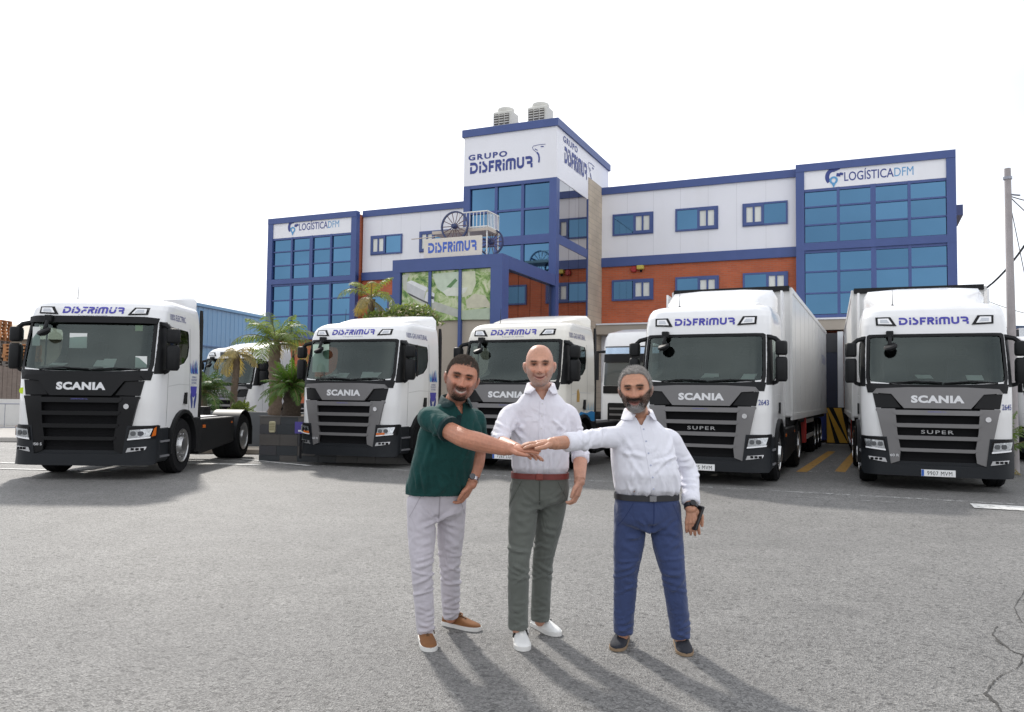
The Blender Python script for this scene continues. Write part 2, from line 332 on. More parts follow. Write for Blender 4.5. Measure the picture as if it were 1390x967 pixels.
def brickmat(name, c1, c2, mortar, bw, bh, ms, bump=.3):
    m = bpy.data.materials.new(name); MATS[name] = m; m.use_nodes = True; n = m.node_tree; b = n.nodes['Principled BSDF']; L = n.links.new
    tc = n.nodes.new('ShaderNodeTexCoord'); sx = n.nodes.new('ShaderNodeSeparateXYZ'); L(tc.outputs['Object'], sx.inputs[0])
    ad = n.nodes.new('ShaderNodeMath'); ad.operation = 'ADD'; L(sx.outputs[0], ad.inputs[0]); L(sx.outputs[1], ad.inputs[1])
    cb = n.nodes.new('ShaderNodeCombineXYZ'); L(ad.outputs[0], cb.inputs[0]); L(sx.outputs[2], cb.inputs[1])
    bt = n.nodes.new('ShaderNodeTexBrick'); L(cb.outputs[0], bt.inputs['Vector']); bt.inputs['Scale'].default_value = 1; bt.inputs['Brick Width'].default_value = bw; bt.inputs['Row Height'].default_value = bh
    bt.inputs['Mortar Size'].default_value = ms; bt.inputs['Color1'].default_value = (*c1, 1); bt.inputs['Color2'].default_value = (*c2, 1); bt.inputs['Mortar'].default_value = (*mortar, 1)
    nz = n.nodes.new('ShaderNodeTexNoise'); nz.inputs['Scale'].default_value = .9; nz.inputs['Detail'].default_value = 7; L(tc.outputs['Object'], nz.inputs['Vector'])
    mr = n.nodes.new('ShaderNodeMapRange'); mr.inputs[1].default_value = .3; mr.inputs[2].default_value = .7; mr.inputs[3].default_value = .88; mr.inputs[4].default_value = 1.1; L(nz.outputs['Fac'], mr.inputs[0])
    vm = n.nodes.new('ShaderNodeVectorMath'); vm.operation = 'SCALE'; L(bt.outputs['Color'], vm.inputs[0]); L(mr.outputs[0], vm.inputs['Scale']); L(vm.outputs[0], b.inputs['Base Color'])
    b.inputs['Roughness'].default_value = .8
    bn = n.nodes.new('ShaderNodeBump'); bn.inputs['Strength'].default_value = bump; bn.inputs['Distance'].default_value = .02; L(bt.outputs['Fac'], bn.inputs['Height']); bn.invert = True; L(bn.outputs[0], b.inputs['Normal'])
    return m
BRICK = brickmat('red_brick', (.50, .118, .046), (.42, .094, .038), (.36, .16, .10), .25, .075, .008)
STONE = brickmat('beige_stone', (.52, .44, .34), (.46, .39, .31), (.38, .33, .27), .6, .22, .012)
CONC = mat('beige_render', (.42, .37, .31), .8, var=.06, vs=1.2)
office = thing('office_building', 'white, blue and red brick office with mirrored glass tower and two signed corner blocks', 'building', F0, -FA)
def OB(name, lo, hi, m, parent=None, bevel=0.): b = MB(); b.b2(lo, hi); return b.build(name, m, parent or office, bevel=bevel)
TOPZ = 10.35
xl0, _ = fac(364.7, 299, -.5); xl1, _ = fac(484.9, 284, -.5); xr0, _ = fac(1080, 224, -.35); xr1, _ = fac(1297, 204, -.35)
XR = -9.2; YT = -5.34; YE = -9.94; XL = -12.95
DEPTH = 14
# wings
bandz = fac(1084, 335, 0)[1]; bandb = bandz - .38
brick_lo = 4.55
for nm, a, b in (('left', xl1 + .02, XL + .3), ('right', XR + .02, xr0 - .02)):
    OB('white_wall', (a, 0, bandz), (b, DEPTH, TOPZ - .3), WHITE); OB('blue_band', (a, -.06, bandb), (b, DEPTH - .1, bandz), BLUE)
    OB('brick_wall', (a, .03, brick_lo), (b, DEPTH, bandb), BRICK); OB('roof_edge', (a, -.08, TOPZ - .3), (b, DEPTH + .1, TOPZ), BLUE)
    OB('lower_wall', (a, .05, 0), (b, DEPTH, brick_lo), WHITE if nm == 'right' else CONC)
    n_ = int((b - a) / 1.0)
    for i in range(1, n_): OB('panel_seam', (a + i * (b - a) / n_ - .006, -.004, bandz + .02), (a + i * (b - a) / n_ + .006, .01, TOPZ - .32), mat('seam_grey', (.60, .60, .63), .6))
# corner blocks in blue frame with mirrored panes
def corner(x0, x1, yl, z_top, cols, name):
    zs = lambda v, u: fac(u, v, yl)[1]
    OB('block_wall', (x0 + .05, yl + .25, 0), (x1 - .05, DEPTH, z_top - .1), BRICK)
    if name == 'r':
        sb, bt, bb, gb = zs(258.3, 1086), zs(331, 1086), zs(341, 1087), zs(428, 1089)
    else:
        sb, bt, bb, gb = zs(324.6, 368), zs(380.4, 366), zs(387, 366), 4.55
    fw = .30
    OB('roof_edge', (x0, yl - .05, z_top - .28), (x1, yl + .24, z_top), BLUE); OB('frame_band', (x0, yl - .04, bb), (x1, yl + .24, bt), BLUE)
    OB('frame_sill', (x0, yl - .04, gb - .35), (x1, yl + .24, gb), BLUE)
    OB('sign_panel', (x0 + fw, yl + .02, sb), (x1 - fw, yl + .22, z_top - .28), SIGNW)
    for xa, xb, z0 in ((x0, x0 + fw, 0), (x1 - fw, x1, 0)): OB('corner_post', (xa, yl - .035, gb), (xb, yl + .24, z_top - .28), BLUE)
    iw = (x1 - x0 - 2 * fw) / cols
    for (z0, z1, rows) in ((bt, sb, 3), (gb, bb, 3)):
        h = (z1 - z0) / rows
        for r in range(rows):
            if r: OB('mullion', (x0 + fw, yl + .03, z0 + r * h - .03), (x1 - fw, yl + .2, z0 + r * h + .03), BLUE)
            for c in range(cols):
                pz = OB('glass_pane', (x0 + fw + c * iw + .02, yl + .085, z0 + r * h + .03), (x0 + fw + (c + 1) * iw - .02, yl + .12, z0 + (r + 1) * h - .03), GLASSB)
        for c in range(1, cols): OB('mullion', (x0 + fw + c * iw - (.09 if c == 2 else .05), yl, z0), (x0 + fw + c * iw + (.09 if c == 2 else .05), yl + .2, z1), BLUE)
        OB('mullion', (x0 + fw, yl + .02, z1 - .10), (x1 - fw, yl + .2, z1 - .002), BLUE)
    return sb
zt = fac(1188, 214, -.35)[1]
sbl = corner(xl0, xl1, -.5, fac(425, 292, -.5)[1], 4, 'l'); sbr = corner(xr0, xr1, -.35, zt, 4, 'r')
for k in range(2): OB('side_awning', (xr1, 2.2, 8.6 - k * 3.1), (xr1 + .45, 4.4, 9.0 - k * 3.1), BLUE)
# sign lettering: squirrel-tail drop emblem + LOGISTICA DFM
def logistica(u0, u1, v, yl):
    xa, z = fac(u0, v[0], yl); xb, z2 = fac(u1, v[1], yl); zc = (z + z2) / 2; w = xb - xa; h = w * .185; X, Z = (1, 0, 0), (0, 0, 1); y = yl + .02
    vs, fs = text_poly('LOGÍSTICA', 1, .012); vs2, fs2 = text_poly('DFM', 1, -.004)
    w1 = max(p[0] for p in vs) - min(p[0] for p in vs); w2 = max(p[0] for p in vs2) - min(p[0] for p in vs2)
    tw = w * .77; k = tw / (w1 + w2 + .08); hh = h * .62
    m0 = min(p[0] for p in vs); n0 = min(p[0] for p in vs2)
    flat_letters('lettering', ([((p[0] - m0) * k, p[1] * hh) for p in vs], fs), (xa + w * .23, y, zc), X, Z, NAVY, office, .006)
    flat_letters('lettering', ([((p[0] - n0) * k, p[1] * hh) for p in vs2], fs2), (xa + w * .23 + (w1 + .08) * k, y, zc), X, Z, SKYB, office, .006)
    V = []; F = []
    stroke([(q[0] * .9, q[1]) for q in arc(.1, .05, .42, .45, 230, 70, 12)], .26, V, F)
    stroke([(.2, .46), (.5, .58)], .14, V, F); stroke([(.3, .16), (.55, .12)], .22, V, F); stroke([(.5, .22), (.72, .16)], .16, V, F)
    V = [(a, b, i * .0003) for i, (a, b) in enumerate(V)]
    flat_letters('emblem', ([(a * h, b * h, c) for a, b, c in V], F), (xa + w * .085, y, zc), X, Z, NAVY, office, .006)
    V = []; F = []; stroke(arc(.12, -.2, .2, .2, -60, 240, 14), .13, V, F); F.append((len(V), len(V) + 1, len(V) + 2)); V += [(-.04, -.36), (.28, -.36), (.12, -.72)]
    V = [(a, b, i * .0003) for i, (a, b) in enumerate(V)]
    flat_letters('emblem', ([(a * h, b * h, c) for a, b, c in V], F), (xa + w * .085, y, zc), X, Z, SKYB, office, .012)
logistica(1119, 1240, (240, 233), -.35); logistica(390, 460, (310, 303), -.5)
# windows of the wings
def window(u0, u1, v0, v1, slide, yl=0., m=GLASSB):
    x0, za = fac(u0, v0, yl); x1, zb = fac(u1, v1, yl); z1 = za; z0 = zb
    w = x1 - x0; t = .07; y = yl
    b = MB()
    b.b2((x0, y - .06, z0), (x1, y - .002, z0 + t)); b.b2((x0, y - .06, z1 - t), (x1, y - .002, z1)); b.b2((x0, y - .058, z0 + t), (x0 + t, y - .002, z1 - t)); b.b2((x1 - t, y - .058, z0 + t), (x1, y - .002, z1 - t))
    sx0, sx1 = (x0 + .05, x0 + .48 * w) if slide < 0 else (x1 - .48 * w, x1 - .05)
    for (a, c) in ((sx0, sx0 + .1), (sx1 - .1, sx1), ((sx0 + sx1) / 2 - .035, (sx0 + sx1) / 2 + .035)): b.b2((a, y - .085, z0 + .03), (c, y - .003, z1 - .03))
    for zz in (z0 + .03, z1 - .15): b.b2((sx0 + .1, y - .083, zz), (sx1 - .1, y - .003, zz + .12))
    f = b.build('window', BLUE, office)
    fx0, fx1 = (sx1, x1 - t) if slide < 0 else (x0 + t, sx0)
    OB('glass_pane', (fx0, y - .03, z0 + t), (fx1, y - .004, z1 - t), m, f)
    mid = (sx0 + sx1) / 2
    for (a, c) in ((sx0 + .1, mid - .035), (mid + .035, sx1 - .1)): OB('blind', (a, y - .04, z0 + .15), (c, y - .005, z1 - .15), BLIND, f)
    return f
for a in ((832, 887, 292, 317, 1), (917, 975, 284.5, 311, 1), (1008, 1069.5, 277.5, 304, -1), (504, 546, 321, 344, -1), (570, 612, 315, 340, -1)): window(*a)
for a in ((831, 887, 381, 407, 1), (917, 976, 377, 404, 1), (1008.5, 1070, 371.5, 399, 1), (504, 548, 402, 424, 1)): window(*a, yl=.03)
# tower
tz = 11.62; zwb = fac(754, 240.5, YT)[1]; zb1 = fac(744, 317, YT)[1]; zb0 = fac(744, 329, YT)[1]
OB('tower_core', (XL + .1, YT + .3, 0), (XR - .1, 1.2, zwb), mat('dark_core', (.1, .1, .12), .7))
OB('white_crown', (XL, YT, zwb), (XR, 1.0, tz - .28), WHITE); OB('roof_edge', (XL - .07, YT - .07, tz - .28), (XR + .07, 1.08, tz), BLUE)
xg1 = XR - .27
OB('corner_post', (xg1, YT - .01, 0), (XR + .01, YT + .3, zwb - .003), BLUE); OB('corner_post', (XL, YT - .01, 0), (XL + .27, YT + .3, zwb - .003), BLUE)
xs = [XL + .27 + (xg1 - XL - .27) * k / 3 for k in range(4)]
OB('floor_band', (XL + .27, YT, zb0), (xg1, YT + .28, zb1), BLUE); OB('head_band', (XL + .27, YT, zwb - .13), (xg1, YT + .28, zwb - .003), BLUE)
zm = fac(708, 284, YT)[1]
for (z0, z1) in ((zb1, zm - .04), (zm + .04, zwb - .13), (zb0 - 2.2, zb0), (zb0 - 4.6, zb0 - 2.28)):
    for k in range(3): OB('glass_pane', (xs[k] + .03, YT + .10, z0), (xs[k + 1] - .03, YT + .14, z1), GLASSB)
for k in (1, 2): OB('mullion', (xs[k] - .055, YT + .03, 0), (xs[k] + .055, YT + .2, zwb - .13), BLUE)
OB('mullion', (xs[0], YT + .035, zm - .04), (xs[3], YT + .2, zm + .04), BLUE)
# tower side: mirrored strip and stone strip
ys = -1.75
for (z0, z1) in ((0, zb0 - .02), (zb1 + .0, zwb - .01)):
    for k in range(3):
        ya = YT + .3 + (ys - YT - .3) * k / 3; yb = YT + .3 + (ys - YT - .3) * (k + 1) / 3
        OB('glass_pane', (XR - .1, ya + .012, z0), (XR - .015, yb - .012, z1), GLASSD)
OB('floor_band', (XR - .09, YT + .3, zb0 - .02), (XR + .005, ys, zb1), BLUE)
OB('stone_strip', (XR - .6, ys, 0), (XR + .03, .02, zwb + .9), STONE); OB('trim', (XR - .05, ys - .06, 0), (XR + .015, ys - .002, zwb), BLUE)
# tower lettering
gz = fac(690, 225, YT)[1]; gx = fac(680, 225, YT)[0]
vf = disfrimur(fac(690, 213, YT)[1] - fac(690, 228.5, YT)[1], fac(723, 215, YT)[0] - fac(638, 229, YT)[0])
flat_letters('lettering', vf, (gx, YT, gz + .05), (1, 0, 0), (0, 0, 1), NAVY, office, .01)
vs, fs = text_poly('GRUPO', .21, .045, 1.45, 1.25); flat_letters('lettering', (vs, fs), (fac(662, 211, YT)[0], YT, fac(662, 211.5, YT)[1]), (1, 0, 0), (0, 0, 1), NAVY, office, .01)
V = []; F = []
stroke([(.95, .42), (.55, .44), (.12, .40), (.04, .30), (.10, .16), (.22, .06), (.36, -.06)], .03, V, F); stroke([(.36, -.04), (.48, -.22), (.52, -.45), (.50, -.72)], .10, V, F); stroke([(.62, .30), (.82, .28)], .06, V, F); stroke([(.22, .2), (.40, .08)], .05, V, F)
V = [(a, b, i * .0002) for i, (a, b) in enumerate(V)]
hs_ = fac(735, 195, YT)[1] - fac(735, 221, YT)[1]
flat_letters('emblem', ([(a * hs_ * .8, b * hs_ * .8, c) for a, b, c in V], F), (fac(722, 206, YT)[0], YT, fac(722, 207, YT)[1]), (1, 0, 0), (0, 0, 1), NAVY, office, .01)
hh = .62; vf = disfrimur(hh, 2.6); flat_letters('lettering', vf, (XR, YT + 2.1, zwb + 1.05), (0, 1, 0), (0, 0, 1), NAVY, office, .01)
vs, fs = text_poly('GRUPO', .24, .03, 1.3, 1.2); flat_letters('lettering', (vs, fs), (XR, YT + 1.45, zwb + 1.62), (0, 1, 0), (0, 0, 1), NAVY, office, .01)
flat_letters('emblem', ([(a * .9, b * .9, c) for a, b, c in V], F), (XR, YT + 3.5, zwb + 1.15), (0, 1, 0), (0, 0, 1), NAVY, office, .01)
# entrance portal
ez = 5.93; eb = fac(681, 362, YE)[1]
XEL = fac(533, 355, YE)[0]
OB('entrance_beam', (XEL, YE, eb), (XR, YE + .5, ez), BLUE); OB('entrance_roof', (XEL + .05, YE + .5, ez - .3), (XR - .05, YT, ez - .05), CONC)
OB('entrance_beam', (XR - .5, YE + .502, eb), (XR + .002, YT - .02, ez - .002), BLUE); OB('entrance_beam', (XEL + .002, YE + .502, eb), (XEL + .5, YT + 5, ez - .002), BLUE)
px0 = fac(543, 370, YE)[0]; px1 = fac(666, 365, YE)[0]
OB('entrance_post', (XEL, YE + .003, 0), (px0, YE + .48, eb), BLUE); OB('entrance_post', (px1, YE + .003, 0), (XR, YE + .48, eb), BLUE)
pz0 = fac(600, 435, YE)[1]
OB('entrance_wall', (px0, YE + .16, 0), (px1, YE + .4, eb), CONC)
def poster_mat():
    m = bpy.data.materials.new('poster_print'); m.use_nodes = True; n = m.node_tree; b = n.nodes['Principled BSDF']; L = n.links.new
    tc = n.nodes.new('ShaderNodeTexCoord')
    nz = n.nodes.new('ShaderNodeTexNoise'); nz.inputs['Scale'].default_value = 3.2; nz.inputs['Detail'].default_value = 9; nz.inputs['Roughness'].default_value = .68; nz.inputs['Distortion'].default_value = .8
    L(tc.outputs['Object'], nz.inputs['Vector']); rp = n.nodes.new('ShaderNodeValToRGB'); e = rp.color_ramp.elements
    e[0].position = .30; e[0].color = (.02, .07, .015, 1); e[1].position = .70; e[1].color = (.66, .64, .46, 1)
    for p_, c in ((.40, (.07, .17, .03, 1)), (.48, (.24, .36, .10, 1)), (.56, (.48, .54, .32, 1))): k = e.new(p_); k.color = c
    L(nz.outputs['Fac'], rp.inputs[0]); L(rp.outputs[0], b.inputs['Base Color']); b.inputs['Roughness'].default_value = .35; return m
PM = poster_mat(); pw = (px1 - px0) / 3
for k in range(3): OB('poster_panel', (px0 + k * pw + .04, YE + .08, pz0), (px0 + (k + 1) * pw - .04, YE + .14, eb - .01), PM)
for k in (1, 2): OB('mullion', (px0 + k * pw - .05, YE + .04, 0), (px0 + k * pw + .05, YE + .15, eb), BLUE)
def pr(name, pts, col, lift):
    q = [fac(u, v, YE + .08) for u, v in pts]; b = MB(); b.add([(x, YE + .08 - lift, z) for x, z in q], [tuple(range(len(q)))]); o = b.build(name, mat('print_%02x%02x%02x' % tuple(int(c * 255) for c in col), col, .4, var=.12, vs=5), office, fixn=False); return o
pr('poster_print', [(546, 374), (556, 371), (552, 384), (560, 396), (584, 408), (584, 418), (560, 405), (547, 392)], (.50, .52, .44), .003)
pr('poster_print', [(586, 408), (624, 421), (624, 432), (586, 420)], (.42, .43, .38), .003); pr('poster_print', [(627, 422), (665, 418), (665, 434), (627, 434)], (.40, .47, .36), .003)
pr('poster_print', [(587, 372), (624, 369), (624, 396), (606, 401), (594, 392), (590, 382)], (.50, .58, .46), .003); pr('poster_print', [(627, 369), (645, 368), (646, 385), (640, 400), (627, 404)], (.56, .58, .42), .003)
pr('poster_print', [(632, 408), (644, 399), (658, 401), (665, 412), (665, 417), (634, 419)], (.52, .50, .38), .004)
pr('poster_print', [(552, 383), (559, 381), (581, 391), (578, 396)], (.70, .71, .71), .006); pr('poster_print', [(552, 383), (578, 396), (575, 408), (553, 397)], (.52, .53, .54), .006)
pr('poster_print', [(553, 397), (575, 408), (584, 412), (583, 414), (556, 401)], (.06, .06, .06), .007); pr('poster_print', [(579, 397), (583, 395), (584, 411), (576, 408)], (.66, .67, .68), .008)
pr('poster_print', [(586, 396), (590, 399), (589, 411), (586, 412)], (.68, .70, .72), .008); pr('poster_print', [(586, 402), (589.5, 403), (589, 407), (586, 406)], (.05, .06, .08), .010)
pr('poster_print', [(601, 396), (612, 390), (623, 391), (623, 402), (606, 402)], (.62, .64, .56), .005); pr('poster_print', [(627, 391), (635, 390), (632, 397), (627, 400)], (.62, .64, .56), .006); pr('poster_print', [(606, 390), (618, 378), (621, 381), (612, 391)], (.10, .22, .08), .007)
for k in range(4):
    ya = YE + .52 + (YT - YE - .6) * k / 4; yb = YE + .52 + (YT - YE - .6) * (k + 1) / 4
    OB('glass_pane', (XR - .35, ya + .015, 0), (XR - .12, yb - .015, eb), GLASSD)
# dock under the right wing
OB('dock_ledge', (XR + .05, -.75, 4.12), (xr1, -.001, 4.5), CONC); OB('dock_ledge', (XR + .05, -.8, 4.5), (xr1, -.003, 4.56), SIGNW)
OB('lower_wall', (xr0 - .02, -.1, 0), (xr1, .3, 4.1), WHITE)
YEL = mat('chevron_yellow', (.62, .34, .03), .6, var=.1); BLK = mat('rubber_black', (.018, .018, .02), .75, spec=.15, var=.15, vs=8)
def dock(xc):
    d = thing('dock_shelter', 'dark padded dock opening with white frame beside the striped yellow panels' if xc < 0 else 'dark padded dock opening hidden behind the trailer of the truck numbered 2645', 'loading dock', facw(xc, -.1), -FA, 'dock shelters under the office')
    b = MB(); b.b2((-1.55, -.10, 1.25), (1.55, -.02, 3.95)); b.build('opening', DARKIN, d)
    for s in (-1, 1):
        b = MB(); b.b2((s * 1.56, -.62, 1.15), (s * 1.75, -.02, 4.05)); b.build('side_frame', mat('dock_white', (.72, .74, .76), .5), d)
        b = MB(); b.b2((s * 1.05, -.58, 1.25), (s * 1.55, -.12, 3.4)); b.build('side_pad', mat('dock_pad', (.03, .035, .06), .7), d)
    b = MB(); b.b2((-1.55, -.6, 3.3), (1.55, -.12, 4.0)); b.build('head_curtain', mat('dock_curtain', (.05, .05, .055), .8), d)
    b = MB(); b.b2((-1.0, -.14, 1.25), (1.04, -.104, 3.25)); b.build('door', mat('dock_door', (.55, .53, .50), .6), d)
    b = MB(); b.b2((-1.5, -.45, .1), (1.5, -.02, 1.1)); b.build('leveller', mat('dock_blue', (.03, .05, .22), .6), d)
    return d
def chevron(xc, w=1.5, fl=1):
    d = thing('chevron_panel', 'yellow and black striped guard panel beside the dock opening' if fl > 0 else 'yellow and black striped guard panel partly behind the cab numbered 2645', 'guard panel', facw(xc, -.72), -FA, 'striped guard panels at the docks')
    b = MB(); b.b2((-w / 2, -.30, 0), (w / 2, -.03, 1.3)); b.build('board', BLK, d)
    for k in range(3):
        x = -w / 2 + .02 + k * .42 + (-.1 if fl < 0 else .0)
        b = MB(); q = [(max(-w / 2, min(w / 2, a)), c) for a, c in ((x, .04), (x + .26, .04), (x + .26 - fl * .62, 1.28), (x - fl * .62, 1.28))]
        b.prism(q, (0, -.304, 0), (1, 0, 0), (0, 0, 1), (0, -.006, 0)); b.build('stripe', YEL, d)
    return d
xd = fac(1118, 530, -.1)[0]; dock(xd - 1.05); dock(xd + 4.6); chevron(xd + .50, .74, 1); chevron(xd + 1.30, .74, -1)
# alarm and lamp on the brick
al = thing('alarm_siren', 'small red alarm housing on the brick wall above a window', 'alarm', facw(fac(861, 365, .03)[0], .03, fac(861, 366, .03)[1]), -FA)
b = MB(); b.lathe([(.11, -.12), (.14, -.07), (.10, -.0)], (0, 0, 0), 'y', 16); b.build('housing', mat('alarm_red', (.35, .02, .02), .4), al)
al = thing('floodlight', 'small yellow floodlight box beside the red alarm', 'floodlight', facw(fac(870.5, 364, .03)[0], .03, fac(870, 364, .03)[1]), -FA)
b = MB(); b.box((0, -.14, 0), (.28, .2, .16)); bo = b.build('housing', mat('lamp_yellow', (.55, .45, .08), .5), al, bevel=.02); b = MB(); b.box((0, -.03, -.12), (.08, .06, .1)); b.build('bracket', BLK, al)
# air conditioners on the tower roof
ACM = mat('aircon_beige', (.62, .61, .56), .5, var=.04)
for i, (u, v) in enumerate(((686, 165), (733, 157))):
    x, z = fac(u, v, YT + .7); a = thing('air_conditioner', ('cream rooftop air conditioner at the middle of the tower roof edge', 'cream rooftop air conditioner close to the tower roof corner')[i], 'air conditioner', facw(x, YT + .75, tz), -FA, 'air conditioners on the tower roof')
    b = MB(); b.box((0, 0, .36), (.78, .7, .72)); b.build('casing', ACM, a, bevel=.04)
    b = MB(); b.lathe([(.31, .72), (.33, .80), (.31, .88), (.22, .92), (.05, .93)], n=20); b.build('fan_shroud', ACM, a)
    for j in range(3):
        b = MB(); b.box((-.24 + j * .22, -.36, .40), (.17, .03, .40)); gr = b.build('grille', mat('aircon_grille', (.10, .09, .08), .7), a)
        for q in range(4):
            b = MB(); b.box((-.24 + j * .22, -.38, .26 + q * .095), (.17, .02, .03)); b.build('slat', ACM, gr)
# wagon and sign on the entrance roof
WH = mat('wagon_blue', (.035, .05, .13), .5); WHI = mat('wagon_white', (.74, .73, .70), .6); WOOD = mat('wagon_wood', (.50, .44, .38), .7)
yw = YE + 1.25
wx, wz = fac(624, 306, yw); sxw = fac(577, 338, YE + .3)[0]; sxe = fac(655, 338, YE + .3)[0]
sg = thing('name_board', 'cream board with blue DISFRIMUR letters on the entrance roof', 'sign', facw((sxw + sxe) / 2, YE + .25, ez), -FA)
sw = sxe - sxw; b = MB(); b.b2((-sw / 2, -.03, .02), (sw / 2, .03, .66)); b.build('board', mat('board_cream', (.68, .63, .56), .6, var=.04), sg)
for s in (-1, 1): b = MB(); b.b2((s * sw * .35 - .03, .03, 0), (s * sw * .35 + .03, .09, .6)); b.build('bracket', BLK, sg)
flat_letters('lettering', disfrimur(.33, sw * .84), (0, -.03, .36), (1, 0, 0), (0, 0, 1), mat('board_blue', (.06, .13, .50), .5), sg, .006)
wg = thing('horse_wagon', 'old wooden wagon with spoked wheels and white railing on the entrance roof', 'wagon', facw(wx, yw, ez), -FA)
def wheel(xc, yc, zc, R):
    b = MB(); n = 28
    prof = [(R - .05, -.03), (R, -.03), (R, .03), (R - .05, .03)]
    b.loft([[(xc + r * math.cos(a), yc + y, zc + r * math.sin(a)) for r, y in prof] for a in [2 * math.pi * i / n for i in range(n + 1)]], caps=False); w = b.build('wheel', WH, wg)
    b = MB(); b.lathe([(.06, -.14), (.09, -.08), (.09, .08), (.06, .12)], (xc, yc, zc), 'y', 12); b.build('hub', WH, w)
    for i in range(14):
        a = 2 * math.pi * i / 14; b = MB(); b.tube([(xc + .07 * math.cos(a), yc, zc + .07 * math.sin(a)), (xc + (R - .03) * math.cos(a), yc, zc + (R - .03) * math.sin(a))], .014, 6); b.build('spoke', mat('spoke_brown', (.13, .08, .09), .6), w)
R_ = wz - ez if False else .54
R_ = .50; wheel(0, -.35, 1.17, R_); wheel(.95, .45, .72, R_ * .9)
b = MB(); b.b2((-.9, -.25, .98), (1.15, .7, 1.08)); b.build('bed', WOOD, wg); b = MB(); b.tube([(-.9, .2, 1.0), (-1.9, .1, .95)], .018, 6); b.build('shaft', WOOD, wg)
b = MB(); b.tube([(0, -.4, 1.17), (0, .6, 1.17)], .035, 6); b.tube([(.95, -.2, .72), (.95, .6, .72)], .035, 6); b.build('axle', WH, wg)
for (xa, ya, xb, yb) in ((.1, -.22, 1.12, -.22), (1.12, -.22, 1.12, .66)):
    for zz in (1.12, 1.62):
        b = MB(); b.tube([(xa, ya, zz), (xb, yb, zz)], .022, 6); b.build('rail', WHI, wg)
    for i in range(9):
        t = i / 8; b = MB(); b.tube([(xa + (xb - xa) * t, ya + (yb - ya) * t, 1.08), (xa + (xb - xa) * t, ya + (yb - ya) * t, 1.62)], .012, 5); b.build('baluster', WHI, wg)
for (x, y) in ((.45, -.2), (1.1, -.2), (-.85, .6), (1.1, .65)): b = MB(); b.tube([(x, y, 0), (x, y, 1.0)], .025, 6); b.build('leg', WHI, wg)
b = MB(); b.b2((-.9, -.3, 0), (1.2, .75, .06)); b.build('plinth', BLUE, wg)
# ================================================================ blue warehouse far left
BW = mat('warehouse_blue', (.17, .37, .60), .5, var=.05, vs=.5, dirt=((.14, .30, .50), .3, .6, .3))
wa = Vector((-19.6, 46.5, 0)); wb = Vector((-16.2, 62, 0)); d = (wb - wa); Lw = d.length; ang = math.atan2(d.y, d.x)
wh = thing('blue_warehouse', 'long blue corrugated metal warehouse beyond the tractor unit', 'building', wa, ang)
b = MB(); b.b2((0, 0, 0), (Lw, 6.5, 6.8)); b.build('wall', BW, wh)
n = int(Lw / .5)
for z0, z1 in ((.0, 4.4), (4.45, 6.78)):
    b = MB()
    for i in range(n): b.b2((i * .5 + .05, -.015, z0), (i * .5 + .28, .0, z1))
    o = b.build('corrugation', BW, wh); o['kind'] = 'stuff'
b = MB(); b.b2((-.1, -.12, 6.8), (Lw, 6.6, 6.98)); b.build('roof_edge', BW, wh); b = MB(); b.b2((0, -.08, 4.38), (Lw, 0, 4.47)); b.build('rail', mat('warehouse_dark', (.07, .17, .34), .5), wh)
# ================================================================ pallets and wall on the left
WALLB = mat('brown_fence', (.17, .135, .115), .85, var=.18, vs=3.5, dirt=((.26, .22, .19), .5, 3, 4)); LOWW = mat('pale_low_wall', (.60, .59, .57), .8, var=.05)
yl_ = 33.5
lw = thing('boundary_wall', 'pale low wall topped with a brown board fence below the pallets', 'wall', (-26, yl_, 0))
b = MB(); b.b2((-6, -.12, 0), (10.5, .12, 1.2)); b.build('wall', LOWW, lw)
for i in range(82): b = MB(); b.b2((-6 + i * .2, -.05 + random.uniform(-.01, .01), 1.2), (-6 + i * .2 + .185, .05, 2.55 + random.uniform(-.03, .03))); b.build('board', WALLB, lw)
PO = mat('pallet_orange', (.44, .20, .08), .75, var=.2, vs=4, obj_var=.25); PG = mat('pallet_grey', (.20, .175, .155), .85, var=.2, vs=4, obj_var=.2)
pb = MB()
for i in range(7): pb.b2((-.6, -.4 + i * .1167, .125), (.6, -.4 + i * .1167 + .09, .145))
for y in (-.36, 0, .36):
    pb.b2((-.6, y - .05, 0), (.6, y + .05, .022))
    for x in (-.53, 0, .53): pb.b2((x - .07, y - .05, .022), (x + .07, y + .05, .10))
    pb.b2((-.6, y - .05, .10), (.6, y + .05, .124))
pme = pb.mesh('pallet', PG); pmo = pb.mesh('pallet_o', PO)
for sx_, x, topn, og in ((0, -25.1, 27, 9), (1, -23.78, 30, 8), (2, -22.45, 31, 6), (3, -21.1, 24, 5)):
    for k in range(topn):
        org = k >= topn - og
        o = link('pallet', pmo if org else pme); o.location = (x + random.uniform(-.03, .03), yl_ + 1.4 + random.uniform(-.03, .03), k * .1475); o.rotation_euler = (0, 0, random.uniform(-.02, .02))
        tag(o, 'orange-brown wooden pallet in the upper part of a tall stack' if org else 'weathered grey wooden pallet in a tall stack', 'pallet', 'orange pallets stacked on top' if org else 'grey pallets stacked behind the fence')
hill = MB(); xs_ = np.linspace(-420, 300, 60); V = []
for x in xs_: V += [(x, 560, -2), (x, 560 + 30, 12 + 9 * math.sin(x * .012 + 2.2) + 3 * math.sin(x * .05) - max(0, (x + 60) * .06))]
hill.add(V, [(2 * i, 2 * i + 2, 2 * i + 3, 2 * i + 1) for i in range(59)]); tag(hill.build('hill', mat('hill_tan', (.30, .26, .21), .9, var=.2, vs=.02)), None, None, kind='structure')
tr = thing('storage_shed', 'tan metal shed roof behind the pallet stacks', 'shed', (-30, 42, 0)); b = MB(); b.b2((-12, 0, 0), (6.5, 10, 4.2)); b.build('wall', mat('shed_tan', (.36, .31, .25), .8), tr)
